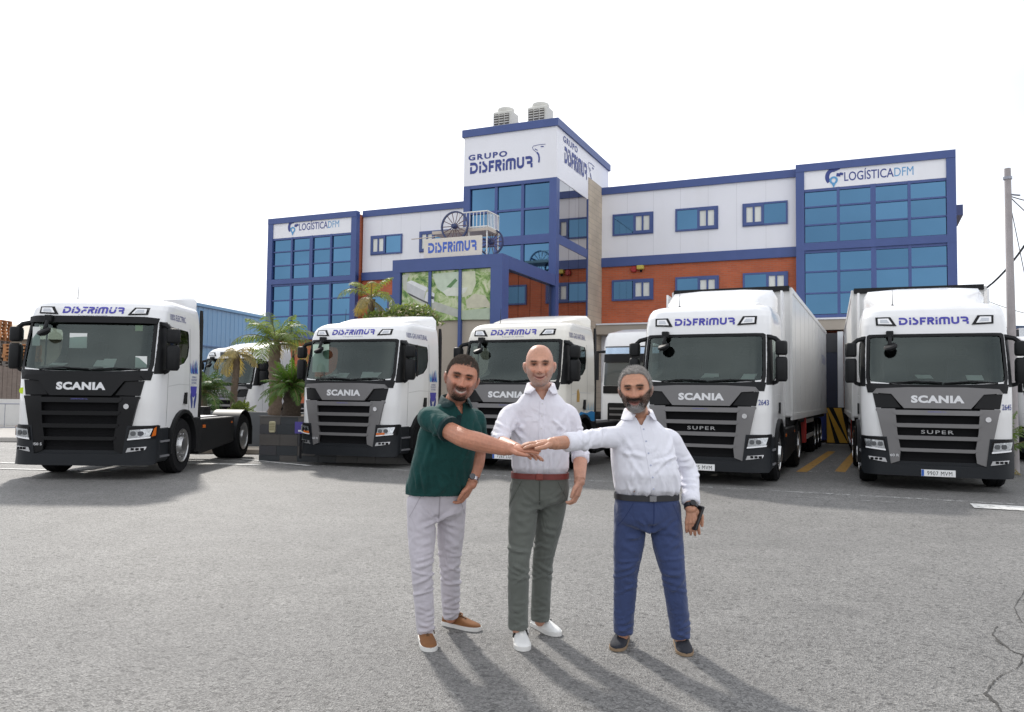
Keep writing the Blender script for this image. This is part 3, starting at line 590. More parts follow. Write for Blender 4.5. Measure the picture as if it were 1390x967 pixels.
b = MB(); b.prism([(-.4, 4.2), (10.4, 4.2), (5, 5.4)], (-12.3, 0, 0), (0, 1, 0), (0, 0, 1), (19.2, 0, 0)); b.build('roof', mat('shed_roof', (.42, .37, .30), .8), tr)
rl = thing('metal_barrier', 'thin grey metal barrier frame in front of the pale low wall', 'barrier', (-18.6, 30.8, 0)); MET = mat('barrier_metal', (.28, .29, .33), .4, metal=.6)
b = MB(); b.tube([(-3, 0, .0), (-3, 0, 1.05), (1.8, 0, 1.05), (1.8, 0, 0)], .025, 6); b.build('rail', MET, rl); b = MB(); b.tube([(-3, 0, .15), (1.8, 0, .15)], .02, 6); b.build('lower_rail', MET, rl)
for i in range(5): b = MB(); b.tube([(-2.2 + i * .8, 0, .15), (-2.2 + i * .8, 0, 1.05)], .014, 5); b.build('bar', MET, rl)
kb = MB(); kb.b2((-32, 24.5, 0), (-10.8, 33.3, .14)); tag(kb.build('pavement', mat('pale_pavement', (.40, .38, .35), .9, var=.1, vs=2), bevel=.02), None, None, kind='structure')
# ================================================================ planter
TILE = [mat('planter_tile_%d' % i, c, .35, var=.12, vs=3) for i, c in enumerate(((.060, .060, .065), (.085, .080, .076), (.040, .045, .050), (.095, .088, .082)))]
pc = gnd(351, 626); pl = thing('planter', 'raised bed clad in dark stone tiles under the cycad', 'planter', pc, -.12)
PW, PH, PD = 5.2, 1.02, 5.0
b = MB(); b.b2((.02, .02, 0), (PW, PD, PH - .02)); b.build('core', mat('planter_core', (.05, .05, .05), .9), pl)
b = MB(); b.b2((.05, .05, PH - .05), (PW - .05, PD - .05, PH - .01)); b.build('soil', mat('soil', (.10, .075, .05), .95, var=.3, vs=9, bump=.6, bs=20), pl)
rows = [0, .14, .36, .62, .84, PH]
for r in range(5):
    x = 0.; k = 0
    while x < PW - .05:
        w = .42 if (r + k) % 2 else .5; w = min(w, PW - x)
        b = MB(); b.b2((x + .003, 0, rows[r] + .003), (x + w - .003, .03, rows[r + 1] - .003)); b.build('tile', random.choice(TILE), pl); x += w; k += 1
    y = .03
    while y < PD - .05:
        w = min(.45, PD - y); b = MB(); b.b2((-.01, y + .003, rows[r] + .003), (.02, y + w - .003, rows[r + 1] - .003)); b.build('tile', random.choice(TILE), pl); y += w
b = MB(); b.b2((-.02, -.02, PH), (PW, .12, PH + .02)); b.build('coping', TILE[3], pl)
lp = thing('bulkhead_lamp', 'small ribbed cream wall lamp on the dark planter', 'lamp', at(371, 579.5, pc.y + .02) - Vector((0, .02, .12)), -.12)
b = MB(); b.prism([(-.075, 0), (-.055, -.03), (.055, -.03), (.075, 0), (.075, .2), (.06, .23), (-.06, .23), (-.075, .2)], (0, -.06, .02), (1, 0, 0), (0, 0, 1), (0, .08, 0)); b.build('housing', mat('lamp_cream', (.50, .46, .30), .5), lp, bevel=.008)
for i in range(5): b = MB(); b.b2((-.07, -.075, .05 + i * .038), (.07, -.06, .062 + i * .038)); b.build('rib', mat('lamp_rib', (.26, .23, .13), .5), lp)
ps = thing('planter_sign', 'small violet sign plate on the planter next to the truck', 'sign', at(408, 582, pc.y - .45) - Vector((0, 0, .17)), -.12); b = MB(); b.b2((-.13, -.01, .06), (.15, .01, .32)); b.build('plate', mat('sign_violet', (.08, .06, .30), .5), ps); b = MB(); b.b2((-.05, -.014, .1), (.14, -.0101, .14)); b.b2((.02, -.0141, .14), (.06, -.0102, .26)); b.build('mark', SIGNW, ps); b = MB(); b.b2((-.02, .01, -.5), (.02, .04, .3)); b.build('bracket', BLK, ps)
lwll = thing('bed_wall', 'low smooth dark wall of the bed beyond the planter', 'wall', Vector((pc.x - 3.4, pc.y + 3.2, 0)), 0); b = MB(); b.b2((0, 0, .0), (3.6, .25, 1.05)); b.build('wall', mat('bed_wall_grey', (.10, .11, .12), .5, var=.1), lwll); b = MB(); b.b2((-.5, -1.2, 0), (3.5, -.02, .13)); b.build('kerb', CONC, lwll, bevel=.02)
# ================================================================ palms
def frond(b, base, az, el, L, droop, n=15, leaf=.30, wd=.016, mi=0, rachis=.018, fold=.5, seed=0):
    r = random.Random(seed); p = Vector(base); e = el; pts = [p.copy()]; h = Vector((math.cos(az), math.sin(az), 0))
    for i in range(n):
        e -= droop / n * (0.4 + 1.2 * i / n); p = p + (h * math.cos(e) + Vector((0, 0, 1)) * math.sin(e)) * (L / n); pts.append(p.copy())
    b.tube(pts, [rachis * (1 - .85 * i / n) for i in range(n + 1)], 4, mi=1, caps=False)
    side = Vector((-h.y, h.x, 0))
    for i in range(1, n + 1):
        t = (pts[i] - pts[i - 1]).normalized(); up = side.cross(t).normalized()
        for sub in (0., .5):
            o = pts[i - 1].lerp(pts[i], sub); f = (i - 1 + sub) / n; ll = leaf * (math.sin(math.pi * min(1, .12 + f * .88)) ** .7) * r.uniform(.85, 1.1)
            if f < .12: continue
            for s in (-1, 1):
                dr = (side * s * 1.0 + t * r.uniform(.55, .8) + up * r.uniform(.1, fold)).normalized()
                sag = Vector((0, 0, -1)) * ll * r.uniform(.15, .45)
                q = o + dr * ll * .55; e2 = o + dr * ll + sag; wv = (t * .8 + up * .2).normalized() * wd
                k = len(b.v); b.v += [tuple(o - wv * .5), tuple(o + wv * .5), tuple(q + wv), tuple(q - wv), tuple(e2)]
                b.f += [(k, k + 1, k + 2, k + 3), (k + 3, k + 2, k + 4)]; b.m += [mi, mi]
def leafmat(name, c, var=.35):
    if name in MATS: return MATS[name]
    m = mat(name, c, .5, var=var, vs=2.5); b = m.node_tree.nodes['Principled BSDF']
    try: b.inputs['Subsurface Weight'].default_value = 0
    except Exception: pass
    n = m.node_tree; o = [q for q in n.nodes if q.type == 'OUTPUT_MATERIAL'][0]; t = n.nodes.new('ShaderNodeBsdfTranslucent'); t.inputs[0].default_value = (c[0] * 1.9, c[1] * 1.7, c[2] * .8, 1)
    ms = n.nodes.new('ShaderNodeMixShader'); ms.inputs[0].default_value = .4; n.links.new(b.outputs[0], ms.inputs[1]); n.links.new(t.outputs[0], ms.inputs[2]); n.links.new(ms.outputs[0], o.inputs[0]); return m
GR1 = leafmat('palm_green', (.13, .19, .055)); GR2 = leafmat('cycad_green', (.065, .14, .022)); DRY = leafmat('palm_dry', (.26, .22, .11)); GR3 = leafmat('palm_dark', (.05, .10, .03)); STEM = mat('palm_stem', (.18, .17, .07), .7); TRUNK = mat('palm_trunk', (.15, .11, .08), .9, var=.3, vs=14, bump=1., bs=25); TRD = mat('cycad_trunk', (.055, .04, .03), .95, var=.4, vs=20, bump=1.2, bs=30)
def palm(name, label, loc, ht, nf, L, leaf, green=None, tr=.12, el=(.2, 1.4), droop=(.9, 1.9), dry=0, seed=1, trunkm=None, wd=.016, nseg=15, group=None):
    t = thing(name, label, 'palm tree', loc, 0, group); r = random.Random(seed)
    b = MB(); nr = max(4, int(ht / .09)); b.tube([(.03 * math.sin(i * .3), 0, ht * i / nr) for i in range(nr + 1)], [tr * (1.12 if i % 2 else .95) * (1.15 - .2 * i / nr) for i in range(nr + 1)], 10)
    b.build('trunk', trunkm or TRUNK, t, ang=70)
    b = MB(); d = MB()
    for i in range(nf):
        f = (i + .5) / nf; frond(b, (0, 0, ht + .02), i * 2.399 + r.uniform(-.2, .2), el[1] - (el[1] - el[0]) * f + r.uniform(-.1, .1), L * r.uniform(.8, 1.08) * (.75 + .25 * f), droop[0] + (droop[1] - droop[0]) * f, seed=seed * 100 + i, leaf=leaf * r.uniform(.85, 1.1), wd=wd, n=nseg)
    b.build('crown', [green or GR1, STEM], t, smooth=False, fixn=False)
    if dry:
        for i in range(dry): frond(d, (0, 0, ht - .02), i * 2.1 + r.uniform(-.5, .5), r.uniform(-.5, .3), L * r.uniform(.7, .95), r.uniform(1.2, 1.8), seed=seed * 77 + i, leaf=leaf * .8, wd=wd)
        d.build('dry_fronds', [DRY, STEM], t, smooth=False, fixn=False)
    return t
q = at(372, 565, 21.2); palm('feather_palm', 'slim palm with loose arching fronds behind the cycad', (q.x, q.y, PH - .03), 1.85, 17, 1.40, .42, dry=2, seed=3, tr=.15)
q = at(394.5, 565, pc.y + .75); palm('cycad', 'dense bright green cycad with a thick dark trunk in the planter', (q.x, q.y, PH - .03), .72, 46, .95, .17, GR2, .20, (-.25, 1.45), (.5, 1.2), seed=5, trunkm=TRD, wd=.012, nseg=18)
q = at(276, 560, 23.5); palm('feather_palm', 'dark fan of low palm fronds showing beside the electric truck cab', (q.x, q.y, .0), 1.5, 20, 1.3, .34, GR3, dry=0, seed=8)
q = at(318, 560, 24.5); palm('drooping_palm', 'dry drooping palm fronds hanging in front of the far truck', (q.x, q.y, 0.), 2.75, 5, 1.1, .34, DRY, dry=5, seed=9, el=(.1, .9), droop=(1.6, 2.4), tr=.10)
q = at(326, 566, 23.2); palm('young_palm', 'small spiky young palm above the bed wall', (q.x, q.y, .0), .9, 16, .62, .20, leafmat('agave_green', (.16, .22, .09)), .06, (.3, 1.4), (.1, .7), seed=12)
q = at(503, 430, 23.2); palm('tall_palm', 'pale palm with hanging dry fronds in front of the brick wing', (q.x, q.y, 0), 4.30, 6, 1.25, .36, leafmat('palm_yellow', (.17, .22, .06)), dry=5, seed=15, tr=.10, el=(.5, 1.5), droop=(1.2, 2.6))
q = gnd(1377, 650); palm('young_palm', 'young palm with brown base fronds beside the utility pole', (q.x + .1, q.y + 1.0, 0), .35, 22, 1.35, .30, leafmat('palm_grey', (.12, .19, .07)), .14, (.5, 1.5), (.3, .9), dry=8, seed=18)
# flowering bush
def bush(label, c, rx, rz, n, cols, seed=1):
    r = random.Random(seed); t = thing('flowering_bush', label, 'bush', (c.x, c.y, 0)); b = MB(); f = MB()
    for i in range(n):
        a = r.uniform(0, 6.28); rr = math.sqrt(r.random()); z = r.random(); p = Vector((math.cos(a) * rr * rx * (1 - .4 * z), math.sin(a) * rr * rx * .6, c.z - rz + z * 1.6 * rz + .25 * rz * math.sin(a * 3)))
        dd = Vector((r.uniform(-1, 1), r.uniform(-1, 1), r.uniform(-.3, 1))).normalized(); s_ = dd.orthogonal().normalized() * r.uniform(.025, .05); l = r.uniform(.09, .18); tgt = f if r.random() < .13 else b
        tgt.add([p - s_, p + dd * l * .5 - s_, p + dd * l, p + dd * l * .5 + s_], [(0, 1, 2, 3)])
    b.build('foliage', leafmat('bush_green', (.12, .17, .05)), t, smooth=False, fixn=False); f.build('blossom', mat('blossom_pale', (.62, .52, .36), .7), t, smooth=False, fixn=False)
    k = MB()
    for i in range(5): k.tube([(0, 0, 0), (random.uniform(-.2, .2), 0, c.z * .5), (random.uniform(-rx, rx) * .6, 0, c.z)], [.05, .035, .01], 6)
    k.build('stem', TRUNK, t); return t
bush('bushy shrub with pale blossoms under the entrance poster', at(556, 428, 22.5), 1.0, .30, 1500, None)
bush('low leafy shrub at the foot of the tall palm', at(512, 440, 22.8), .55, .42, 900, None, 4)
# ================================================================ utility pole and cables
pb_ = Vector((11.12, 18.0, 0)); ph = at(1367, 229, 18.0).z
up = thing('utility_pole', 'tall pale wooden utility pole beside the truck numbered 2645', 'utility pole', pb_)
b = MB(); b.tube([(0, 0, 0), (0, 0, ph * .5), (-.02, 0, ph)], [.11, .088, .066], 14); b.build('post', mat('pole_grey', (.36, .33, .33), .8, var=.12, vs=5, bump=.3, bs=30, dirt=((.22, .20, .20), .5, 6, .1)), up); b = MB(); b.tube([(-.02, 0, ph - .25), (-.02, 0, ph - .19)], .09, 12); b.build('collar', MET, up)
b = MB(); b.tube([(.0, -.05, ph - .6), (.22, -.05, ph - .62)], .02, 6); b.build('bracket', MET, up)
CAB = mat('cable_black', (.03, .028, .03), .6)
def cable(a, b_, sag, r, label):
    a, b_ = Vector(a), Vector(b_); k = MB(); k.tube([a.lerp(b_, i / 16) - Vector((0, 0, sag * 4 * (i / 16) * (1 - i / 16))) for i in range(17)], r, 5); return tag(k.build('cable', CAB, None), label, 'cable', 'cables on the utility pole')
top = pb_ + Vector((0, 0, ph - .62)); R3 = Vector((1, 0, 0))
cable(top, at(1460, 275, 19), .1, .012, 'thin cable running from the pole top to the next pole'); cable(top, at(1480, 330, 26), .3, .012, 'slack cable dropping away behind the pole top')
cable(top + Vector((0, 0, -.05)), at(1420, 520, 19.5), -.05, .009, 'thin stay wire dropping from the pole top'); cable(at(1300, 404, 30), at(1440, 250, 19), .75, .030, 'thick sagging black cable passing behind the pole')
for i, (v0, v1) in enumerate(((402, 436), (432, 455), (446, 474), (474, 470), (506, 492))): cable(at(1325 - i, v0, 33), at(1450, v1, 27), .15, .012, ('upper', 'second', 'third', 'fourth', 'lowest')[i] + ' of the thin wires crossing behind the pole')
sgn = thing('roadside_sign', 'far dark blue sign box with a yellow disc behind the cables', 'sign', Vector((at(1385, 458, 70).x, 70, 0)), 0); b = MB(); b.b2((-1.0, -.1, 5.6), (1.2, .1, 8.2)); b.build('panel', mat('sign_dark', (.03, .06, .13), .5), sgn); b = MB(); b.lathe([(.55, -.03), (.55, 0)], (.2, -.11, 7.2), 'y', 16); b.build('disc', mat('sign_yellow', (.65, .42, .04), .5), sgn); b = MB(); b.tube([(0, 0, 0), (0, 0, 5.7)], .12, 8); b.build('post', MET, sgn)
# ================================================================ trucks
PAINT = mat('truck_white', (.79, .79, .79), .28, var=.02, vs=1.5, coat=.6, dirt=((.55, .52, .47), .30, 2.2, .25))
PAINTI = mat('truck_ivory', (.76, .73, .66), .28, var=.02, vs=1.5, coat=.6)
GREYP = mat('grille_grey', (.17, .165, .165), .42, metal=.3, var=.05); BLACKP = mat('grille_black', (.007, .007, .008), .32, var=.1, spec=.22)
PLAST = mat('plastic_black', (.012, .0125, .0135), .5, spec=.2, var=.15, vs=6); PLASTB = mat('bumper_plastic', (.013, .015, .018), .45, spec=.25, var=.1)
INTER = mat('cab_interior', (.016, .017, .016), .8, spec=.2, var=.2, vs=5); SEATM = mat('seat_cloth', (.03, .03, .034), .9, spec=.1)
WGLASS = glass_mat('windscreen_glass', (.52, .60, .57)); SGLASS = glass_mat('side_glass', (.40, .46, .44)); DGLASS = glass_mat('dark_glass', (.10, .12, .12))
CHROME = mat('chrome', (.62, .62, .64), .18, metal=1., var=.05); ALU = mat('alloy_rim', (.60, .60, .60), .3, metal=1., var=.12, vs=12); RUB = mat('tyre_rubber', (.012, .012, .013), .85, spec=.15, var=.2, vs=10)
LENS = mat('lamp_lens', (.50, .52, .54), .12, metal=.8, var=.35, vs=26, detail=2); DRL = mat('lamp_white', (.85, .85, .86), .3); AMB = mat('lamp_amber', (.62, .14, .015), .25); REDM = mat('tank_red', (.42, .025, .02), .5)
TXTW = mat('letter_silver', (.70, .70, .71), .35, var=.02); TXTB = mat('letter_blue', (.055, .05, .36), .5, var=.03); PLATEW = mat('plate_white', (.78, .78, .77), .5, var=.02); PLATEB = mat('plate_blue', (.02, .10, .42), .5); INK = mat('plate_ink', (.02, .02, .02), .6)
PAPER = mat('paper', (.72, .74, .72), .8, var=.04); GREYF = mat('frame_steel', (.025, .025, .026), .6, spec=.2)
def interp(tab, z):
    for (a, b) in zip(tab[:-1], tab[1:]):
        if z <= b[0]:
            t = max(0, (z - a[0]) / (b[0] - a[0])); return [a[i] + (b[i] - a[i]) * t for i in range(1, len(a))]
    return list(tab[-1][1:])
# z, front y, half width, corner rx, corner ry
TABN = [(.86, .05, 1.195, .38, .30), (1.30, .045, 1.205, .38, .31), (1.82, .075, 1.21, .36, .30), (1.95, .12, 1.205, .30, .27), (2.35, .225, 1.20, .28, .25), (2.72, .315, 1.185, .28, .25), (2.80, .32, 1.18, .28, .25), (2.95, .365, 1.165, .30, .28), (3.04, .43, 1.15, .34, .32), (3.10, .52, 1.13, .38, .36), (3.15, .66, 1.09, .42, .40), (3.18, .86, 1.01, .45, .45)]
TABH = TABN[:7] + [(2.95, .345, 1.18, .29, .26), (3.10, .39, 1.17, .30, .28), (3.20, .45, 1.155, .33, .31), (3.28, .55, 1.13, .37, .35), (3.33, .70, 1.09, .42, .40), (3.36, .95, 1.0, .45, .45)]
def yfront(tab, x, z):
    y, w, rx, ry = interp(tab, z); ax = abs(x); y += .055 * (min(ax, w) / w) ** 2; a = w - rx
    if ax > a: t = min(.999, (ax - a) / rx); y += ry * (1 - math.sqrt(1 - t * t))
    return y
def xside(tab, y, z):
    yf, w, rx, ry = interp(tab, z); d = y - (yf + .055)
    if d < ry: t = max(0, min(1, 1 - d / ry)); return w - rx + rx * math.sqrt(max(0, 1 - t * t))
    return w
CABL = 2.28
def ring(tab, z):
    y, w, rx, ry = interp(tab, z); pts = []
    for i in range(9): x = (w - rx) * (-1 + 2 * i / 8); pts.append((x, y + .055 * (x / w) ** 2, z))
    yb = lambda x: y + .055 * (min(abs(x), w) / w) ** 2
    cor = []
    for i in range(1, 9):
        t = math.sin(math.pi / 2 * i / 8) ; x = w - rx + rx * t; cor.append((x, yb(x) + ry * (1 - math.sqrt(max(0, 1 - t * t))), z))
    side = [(w, yb(w) + ry + (CABL - .06 - yb(w) - ry) * i / 5, z) for i in range(1, 6)] + [(w - .06, CABL, z)]
    back = [(-(w - .06), CABL, z)] + [(-p[0], p[1], z) for p in side[:-1][::-1]]
    return pts + cor + side + back + [(-p[0], p[1], z) for p in cor[::-1]]
WS = [(-1.04, 1.90), (-.6, 1.855), (0, 1.845), (.6, 1.855), (1.04, 1.90), (1.075, 1.96), (1.06, 2.66), (1.03, 2.715), (-1.03, 2.715), (-1.06, 2.66), (-1.075, 1.96)]
SW = [(.50, 1.83), (1.05, 1.97), (1.42, 2.05), (1.60, 2.18), (1.66, 2.36), (1.65, 2.60), (1.60, 2.66), (.62, 2.69), (.58, 2.64)]
SHELL = {}
def cab_shell(tab, key, paint):
    if key in SHELL: return SHELL[key]
    b = MB(); zs = sorted(set([t[0] for t in tab] + list(np.linspace(.86, 2.72, 14)) + list(np.linspace(2.8, tab[-1][0], 14))))
    b.loft([ring(tab, z) for z in zs]); me = b.mesh('cab_shell', [paint, INTER]); o = link('cab_shell', me)
    cut = []
    c = MB(); c.prism(WS, (0, -.6, 0), (1, 0, 0), (0, 0, 1), (0, 2.3, 0), 1); cut.append(c)
    c = MB(); c.prism(SW, (-2, 0, 0), (0, 1, 0), (0, 0, 1), (4, 0, 0), 1); cut.append(c)
    c = MB(); c.lathe([(.63, -2), (.63, 2)], (0, 1.42, .52), 'x', 40, 1); cut.append(c)
    c = MB(); c.prism([(-.74, .5), (.74, .5), (.93, 1.70), (-.93, 1.70)], (0, -.6, 0), (1, 0, 0), (0, 0, 1), (0, .72, 0), 1); cut.append(c)
    tmp = []
    for k, c in enumerate(cut):
        co = link('cutter', c.mesh('cutter', [PLAST, INTER if k < 2 else PLAST], smooth=False)); m = o.modifiers.new('b%d' % k, 'BOOLEAN'); m.object = co; m.operation = 'DIFFERENCE'; m.solver = 'EXACT'; m.material_mode = 'TRANSFER'; tmp.append(co)
    bpy.context.view_layer.update(); me2 = to_mesh_eval(o); 
    for q in tmp + [o]: bpy.data.objects.remove(q)
    me2.shade_smooth(); me2.set_sharp_from_angle(angle=math.radians(28)); me2.name = 'cab_shell'; SHELL[key] = me2; return me2
def project(poly2, tab, off, thick, side=0, cuts=.12, faces=None):
    """flat outline pressed on to the cab skin. side 0: front (x,z); +1/-1: flank (y,z)"""
    bm = bmesh.new(); vs = [bm.verts.new((p[0], (p[2] if len(p) > 2 else 0), p[1])) for p in poly2]
    if faces is None: bm.faces.new(vs)
    else:
        for f in faces:
            try: bm.faces.new([vs[i] for i in f])
            except ValueError: pass
    if cuts:
        xs = [p[0] for p in poly2]; zs = [p[1] for p in poly2]
        x = min(xs) + cuts
        while x < max(xs): bmesh.ops.bisect_plane(bm, geom=bm.verts[:] + bm.edges[:] + bm.faces[:], plane_co=(x, 0, 0), plane_no=(1, 0, 0)); x += cuts
        z = min(zs) + cuts
        while z < max(zs): bmesh.ops.bisect_plane(bm, geom=bm.verts[:] + bm.edges[:] + bm.faces[:], plane_co=(0, 0, z), plane_no=(0, 0, 1)); z += cuts
    if thick:
        r = bmesh.ops.extrude_face_region(bm, geom=bm.faces[:]); nv = [v for v in r['geom'] if isinstance(v, bmesh.types.BMVert)]
        for v in nv: v.co.y -= thick
    for v in bm.verts:
        x, e, z = v.co; o = off - (e if thick else 0) + (e if not thick else 0)
        if side == 0: v.co = (x, yfront(tab, x, z) - o, z)
        else: v.co = (side * (xside(tab, x, z) + o), x, z)
    bmesh.ops.recalc_face_normals(bm, faces=bm.faces) if thick else None
    me = bpy.data.meshes.new('panel'); bm.to_mesh(me); bm.free(); me.shade_smooth(); me.set_sharp_from_angle(angle=math.radians(35)); return me
def rrect(x0, x1, z0, z1, r=.02, n=3):
    P = []
    for cx_, cz, a in ((x1 - r, z1 - r, 0), (x0 + r, z1 - r, 90), (x0 + r, z0 + r, 180), (x1 - r, z0 + r, 270)): P += arc(cx_, cz, r, r, a, a + 90, n)
    return P
def build_wheel(t, x, y, out, rad=.51, wid=.30, dual=False, front=True):
    w2 = .60 if dual else wid; s = out; b = MB(); xi = x - s * w2 / 2; xo = x + s * w2 / 2
    prof = [(rad * .60, -w2 / 2), (rad * .93, -w2 / 2), (rad, -w2 / 2 + .05), (rad, -.02), (rad * .985, -.012), (rad * .985, .012), (rad, .02), (rad, w2 / 2 - .05), (rad * .93, w2 / 2), (rad * .60, w2 / 2 - .01)]
    b.lathe(prof, (x, y, rad), 'x', 36); wo_ = b.build('wheel', RUB, t)
    e = xo - s * .0
    def P(l): return [(r, s * a) for r, a in l]
    b = MB()
    if front: b.lathe(P([(rad * .61, .0), (rad * .61, .012), (rad * .57, .012), (rad * .52, -.05), (rad * .34, -.02), (rad * .30, .05), (rad * .20, .06), (rad * .05, .06)]), (e, y, rad), 'x', 28)
    else: b.lathe(P([(rad * .61, .0), (rad * .61, .012), (rad * .56, .012), (rad * .50, -.16), (rad * .30, -.16), (rad * .28, .02), (rad * .05, .03)]), (e, y, rad), 'x', 28)
    rim = b.build('rim', ALU, wo_)
    b = MB()
    for i in range(10):
        a = 2 * math.pi * i / 10; b.lathe(P([(.018, 0), (.018, .045), (.008, .05)]), (e + s * (-.04 if front else -.16), y + .43 * rad * math.cos(a), rad + .43 * rad * math.sin(a)), 'x', 6)
    nb = b.build('wheel_nuts', CHROME, wo_); nb['kind'] = 'stuff'
    return wo_
def truck(label, loc, yaw, hi=False, grille=GREYP, paint=PAINT, number=None, plate=None, model='', slogan=None, livery=None, logo=True, visor=False, arms=True, cams=False, scale=1., sup=False, mirror_cam=True, tagl=False, papers=1, rearfairing=True, skirt=True):
    tab = TABH if hi else TABN; t = thing('tractor_unit', label, 'truck', (loc[0], loc[1], 0), yaw, 'tractor units parked in the yard', scale)
    key = ('H' if hi else 'N') + paint.name
    link('cab', cab_shell(tab, key, paint), t)
    pj = lambda name, poly, m, off=.006, th=.012, side=0, par=None, cuts=.14: (lambda me: (me.materials.append(m), link(name, me, par or t))[1])(project(poly, tab, off, th, side, cuts))
    # windscreen, surround, side glass
    ws = [(x * 1.0, z) for x, z in WS]; pj('windscreen', ws, WGLASS, -.012, 0)
    def ringpatch(name, poly, g, m, off, th, side=0):
        c = [sum(p[0] for p in poly) / len(poly), sum(p[1] for p in poly) / len(poly)]
        for i in range(len(poly)): pass
        inner = [(p[0] - (.5 if False else g * (1 if p[0] > c[0] else -1)), p[1] - g * (1 if p[1] > c[1] else -1)) for p in poly]; n = len(poly)
        me = project([*poly, *inner], tab, off, 0, side, .06, [(i, (i + 1) % n, n + (i + 1) % n, n + i) for i in range(n)]); me.materials.append(m); return link(name, me, t)
    wsf = [(-1.10, 1.82), (-.6, 1.80), (0, 1.795), (.6, 1.80), (1.10, 1.82), (1.125, 1.98), (1.10, 2.74), (1.06, 2.765), (-1.06, 2.765), (-1.10, 2.74), (-1.125, 1.98)]
    ringpatch('windscreen_surround', wsf, .052, PLAST, .007, 0)
    for s in (-1, 1):
        pj('side_window', SW, SGLASS, -.012, 0, s)
        me = project([(.20, 1.81), (.52, 1.83), (.62, 2.70), (.63, 2.745), (.43, 2.745), (.33, 2.4)], tab, .006, 0, s, .03); me.materials.append(PLAST); link('door_pillar', me, t)
        me = project([(1.08, 1.96), (1.14, 1.98), (1.14, 2.68), (1.08, 2.68)], tab, .006, 0, s, .2); me.materials.append(PLAST); link('window_bar', me, t)
        for (ya, yb) in (((.66, .90), (.66, 1.84)), ((1.70, 1.02), (1.70, 2.72))):
            me = project([(ya[0], ya[1]), (ya[0] + .010, ya[1]), (yb[0] + .010, yb[1]), (yb[0], yb[1])], tab, .003, 0, s, .2); me.materials.append(mat('panel_gap', (.12, .12, .12), .9)); link('door_gap', me, t)
        me = project([(.70, 1.60), (1.2, 1.645), (1.95, 1.64), (1.95, 1.650), (1.2, 1.66), (.70, 1.615)], tab, .004, 0, s, .2); me.materials.append(mat('panel_crease', (.55, .55, .55), .5)); link('door_crease', me, t)
        pj('door_handle', [(1.42, 1.30), (1.56, 1.28), (1.56, 1.50), (1.47, 1.50)], PLAST, .0, .03, s, cuts=0)
    # interior
    b = MB(); b.b2((-1.02, .42, 1.55), (1.02, .95, 1.93)); b.build('dashboard', INTER, t, bevel=.05)
    for x in (-.55, .58):
        b = MB(); b.b2((x - .25, 1.25, 1.6), (x + .25, 1.72, 1.85)); b.b2((x - .24, 1.52, 1.85), (x + .24, 1.70, 2.40)); b.b2((x - .13, 1.55, 2.42), (x + .13, 1.66, 2.60)); b.build('seat', SEATM, t, bevel=.04)
    b = MB(); b.lathe([(.20, -.012), (.235, 0), (.20, .012)], n=20); st = b.build('steering_wheel', PLAST, t); st.location = (.58, .98, 2.02); st.rotation_euler = (math.radians(-55), 0, 0)
    if papers:
        rp = random.Random(int(abs(loc[0] * 100)))
        for i in range(papers + 1):
            b = MB(); x = rp.uniform(-.9, .9); b.box((0, 0, 0), (.26, .18, .004)); o = b.build('paper', PAPER, t); o.location = (x, .42 + rp.uniform(.03, .1), 1.97 + rp.uniform(0, .03)); o.rotation_euler = (math.radians(rp.uniform(15, 70)), 0, rp.uniform(-.3, .3))
        if model == 'electric':
            for (x, z, w, h) in ((-.95, 2.45, .13, .33), (-.20, 2.38, .30, .26), (.92, 2.02, .2, .2), (.80, 2.62, .13, .10)):
                b = MB(); b.box((x, yfront(tab, x, z) + .03, z), (w, .004, h)); b.build('sticker', PAPER if x < .7 or z < 2.4 else mat('sticker_green', (.50, .60, .35), .7), t)
        if model == 'gas one':
            b = MB(); b.box((-.78, yfront(tab, -.78, 2.35) + .05, 2.35), (.42, .005, .62)); b.build('sun_blind', mat('blind_green', (.52, .66, .55), .8), t)
    # wipers
    for x0, x1 in ((-.75, .10), (.12, .95)):
        b = MB(); b.tube([(x0, yfront(tab, x0, 1.88) - .03, 1.87), ((x0 + x1) / 2, yfront(tab, (x0 + x1) / 2, 1.9) - .035, 1.905), (x1, yfront(tab, x1, 1.875) - .03, 1.88)], .014, 5); b.build('wiper', PLAST, t)
    # lower front panel: dark base, coloured grille
    pj('cowl', [(-1.10, 1.70), (1.10, 1.70), (1.13, 1.86), (.6, 1.84), (-.6, 1.84), (-1.13, 1.86)], PLAST, .002, .012)
    pj('grille_back', [(-.72, .50), (.72, .50), (.98, 1.74), (-.98, 1.74)], DARKIN, -.06, 0)
    b = MB(); b.prism([(-.74, .52), (.74, .52), (.92, 1.69), (-.92, 1.69)], (0, .11, 0), (1, 0, 0), (0, 0, 1), (0, .04, 0)); b.build('radiator', DARKIN, t)
    pj('grille_top', [(-1.02, 1.70), (-.72, 1.68), (-.58, 1.50), (-.52, 1.43), (.52, 1.43), (.58, 1.50), (.72, 1.68), (1.02, 1.70), (.96, 1.775), (.45, 1.80), (-.45, 1.80), (-.96, 1.775)], grille, .016, .05)
    for s in (-1, 1):
        q = [(s * x, z) for x, z in ((.60, .50), (.76, .44), (.80, .60), (.88, 1.0), (.955, 1.36), (.975, 1.39), (.97, 1.42), (.66, 1.42), (.63, 1.0), (.58, .70))]
        pj('grille_side', q if s > 0 else q[::-1], grille, .006, .05)
        q = [(s * x, z) for x, z in ((.97, 1.43), (1.02, 1.69), (.72, 1.67), (.57, 1.44))]; pj('grille_corner', q if s > 0 else q[::-1], BLACKP, .0, .02)
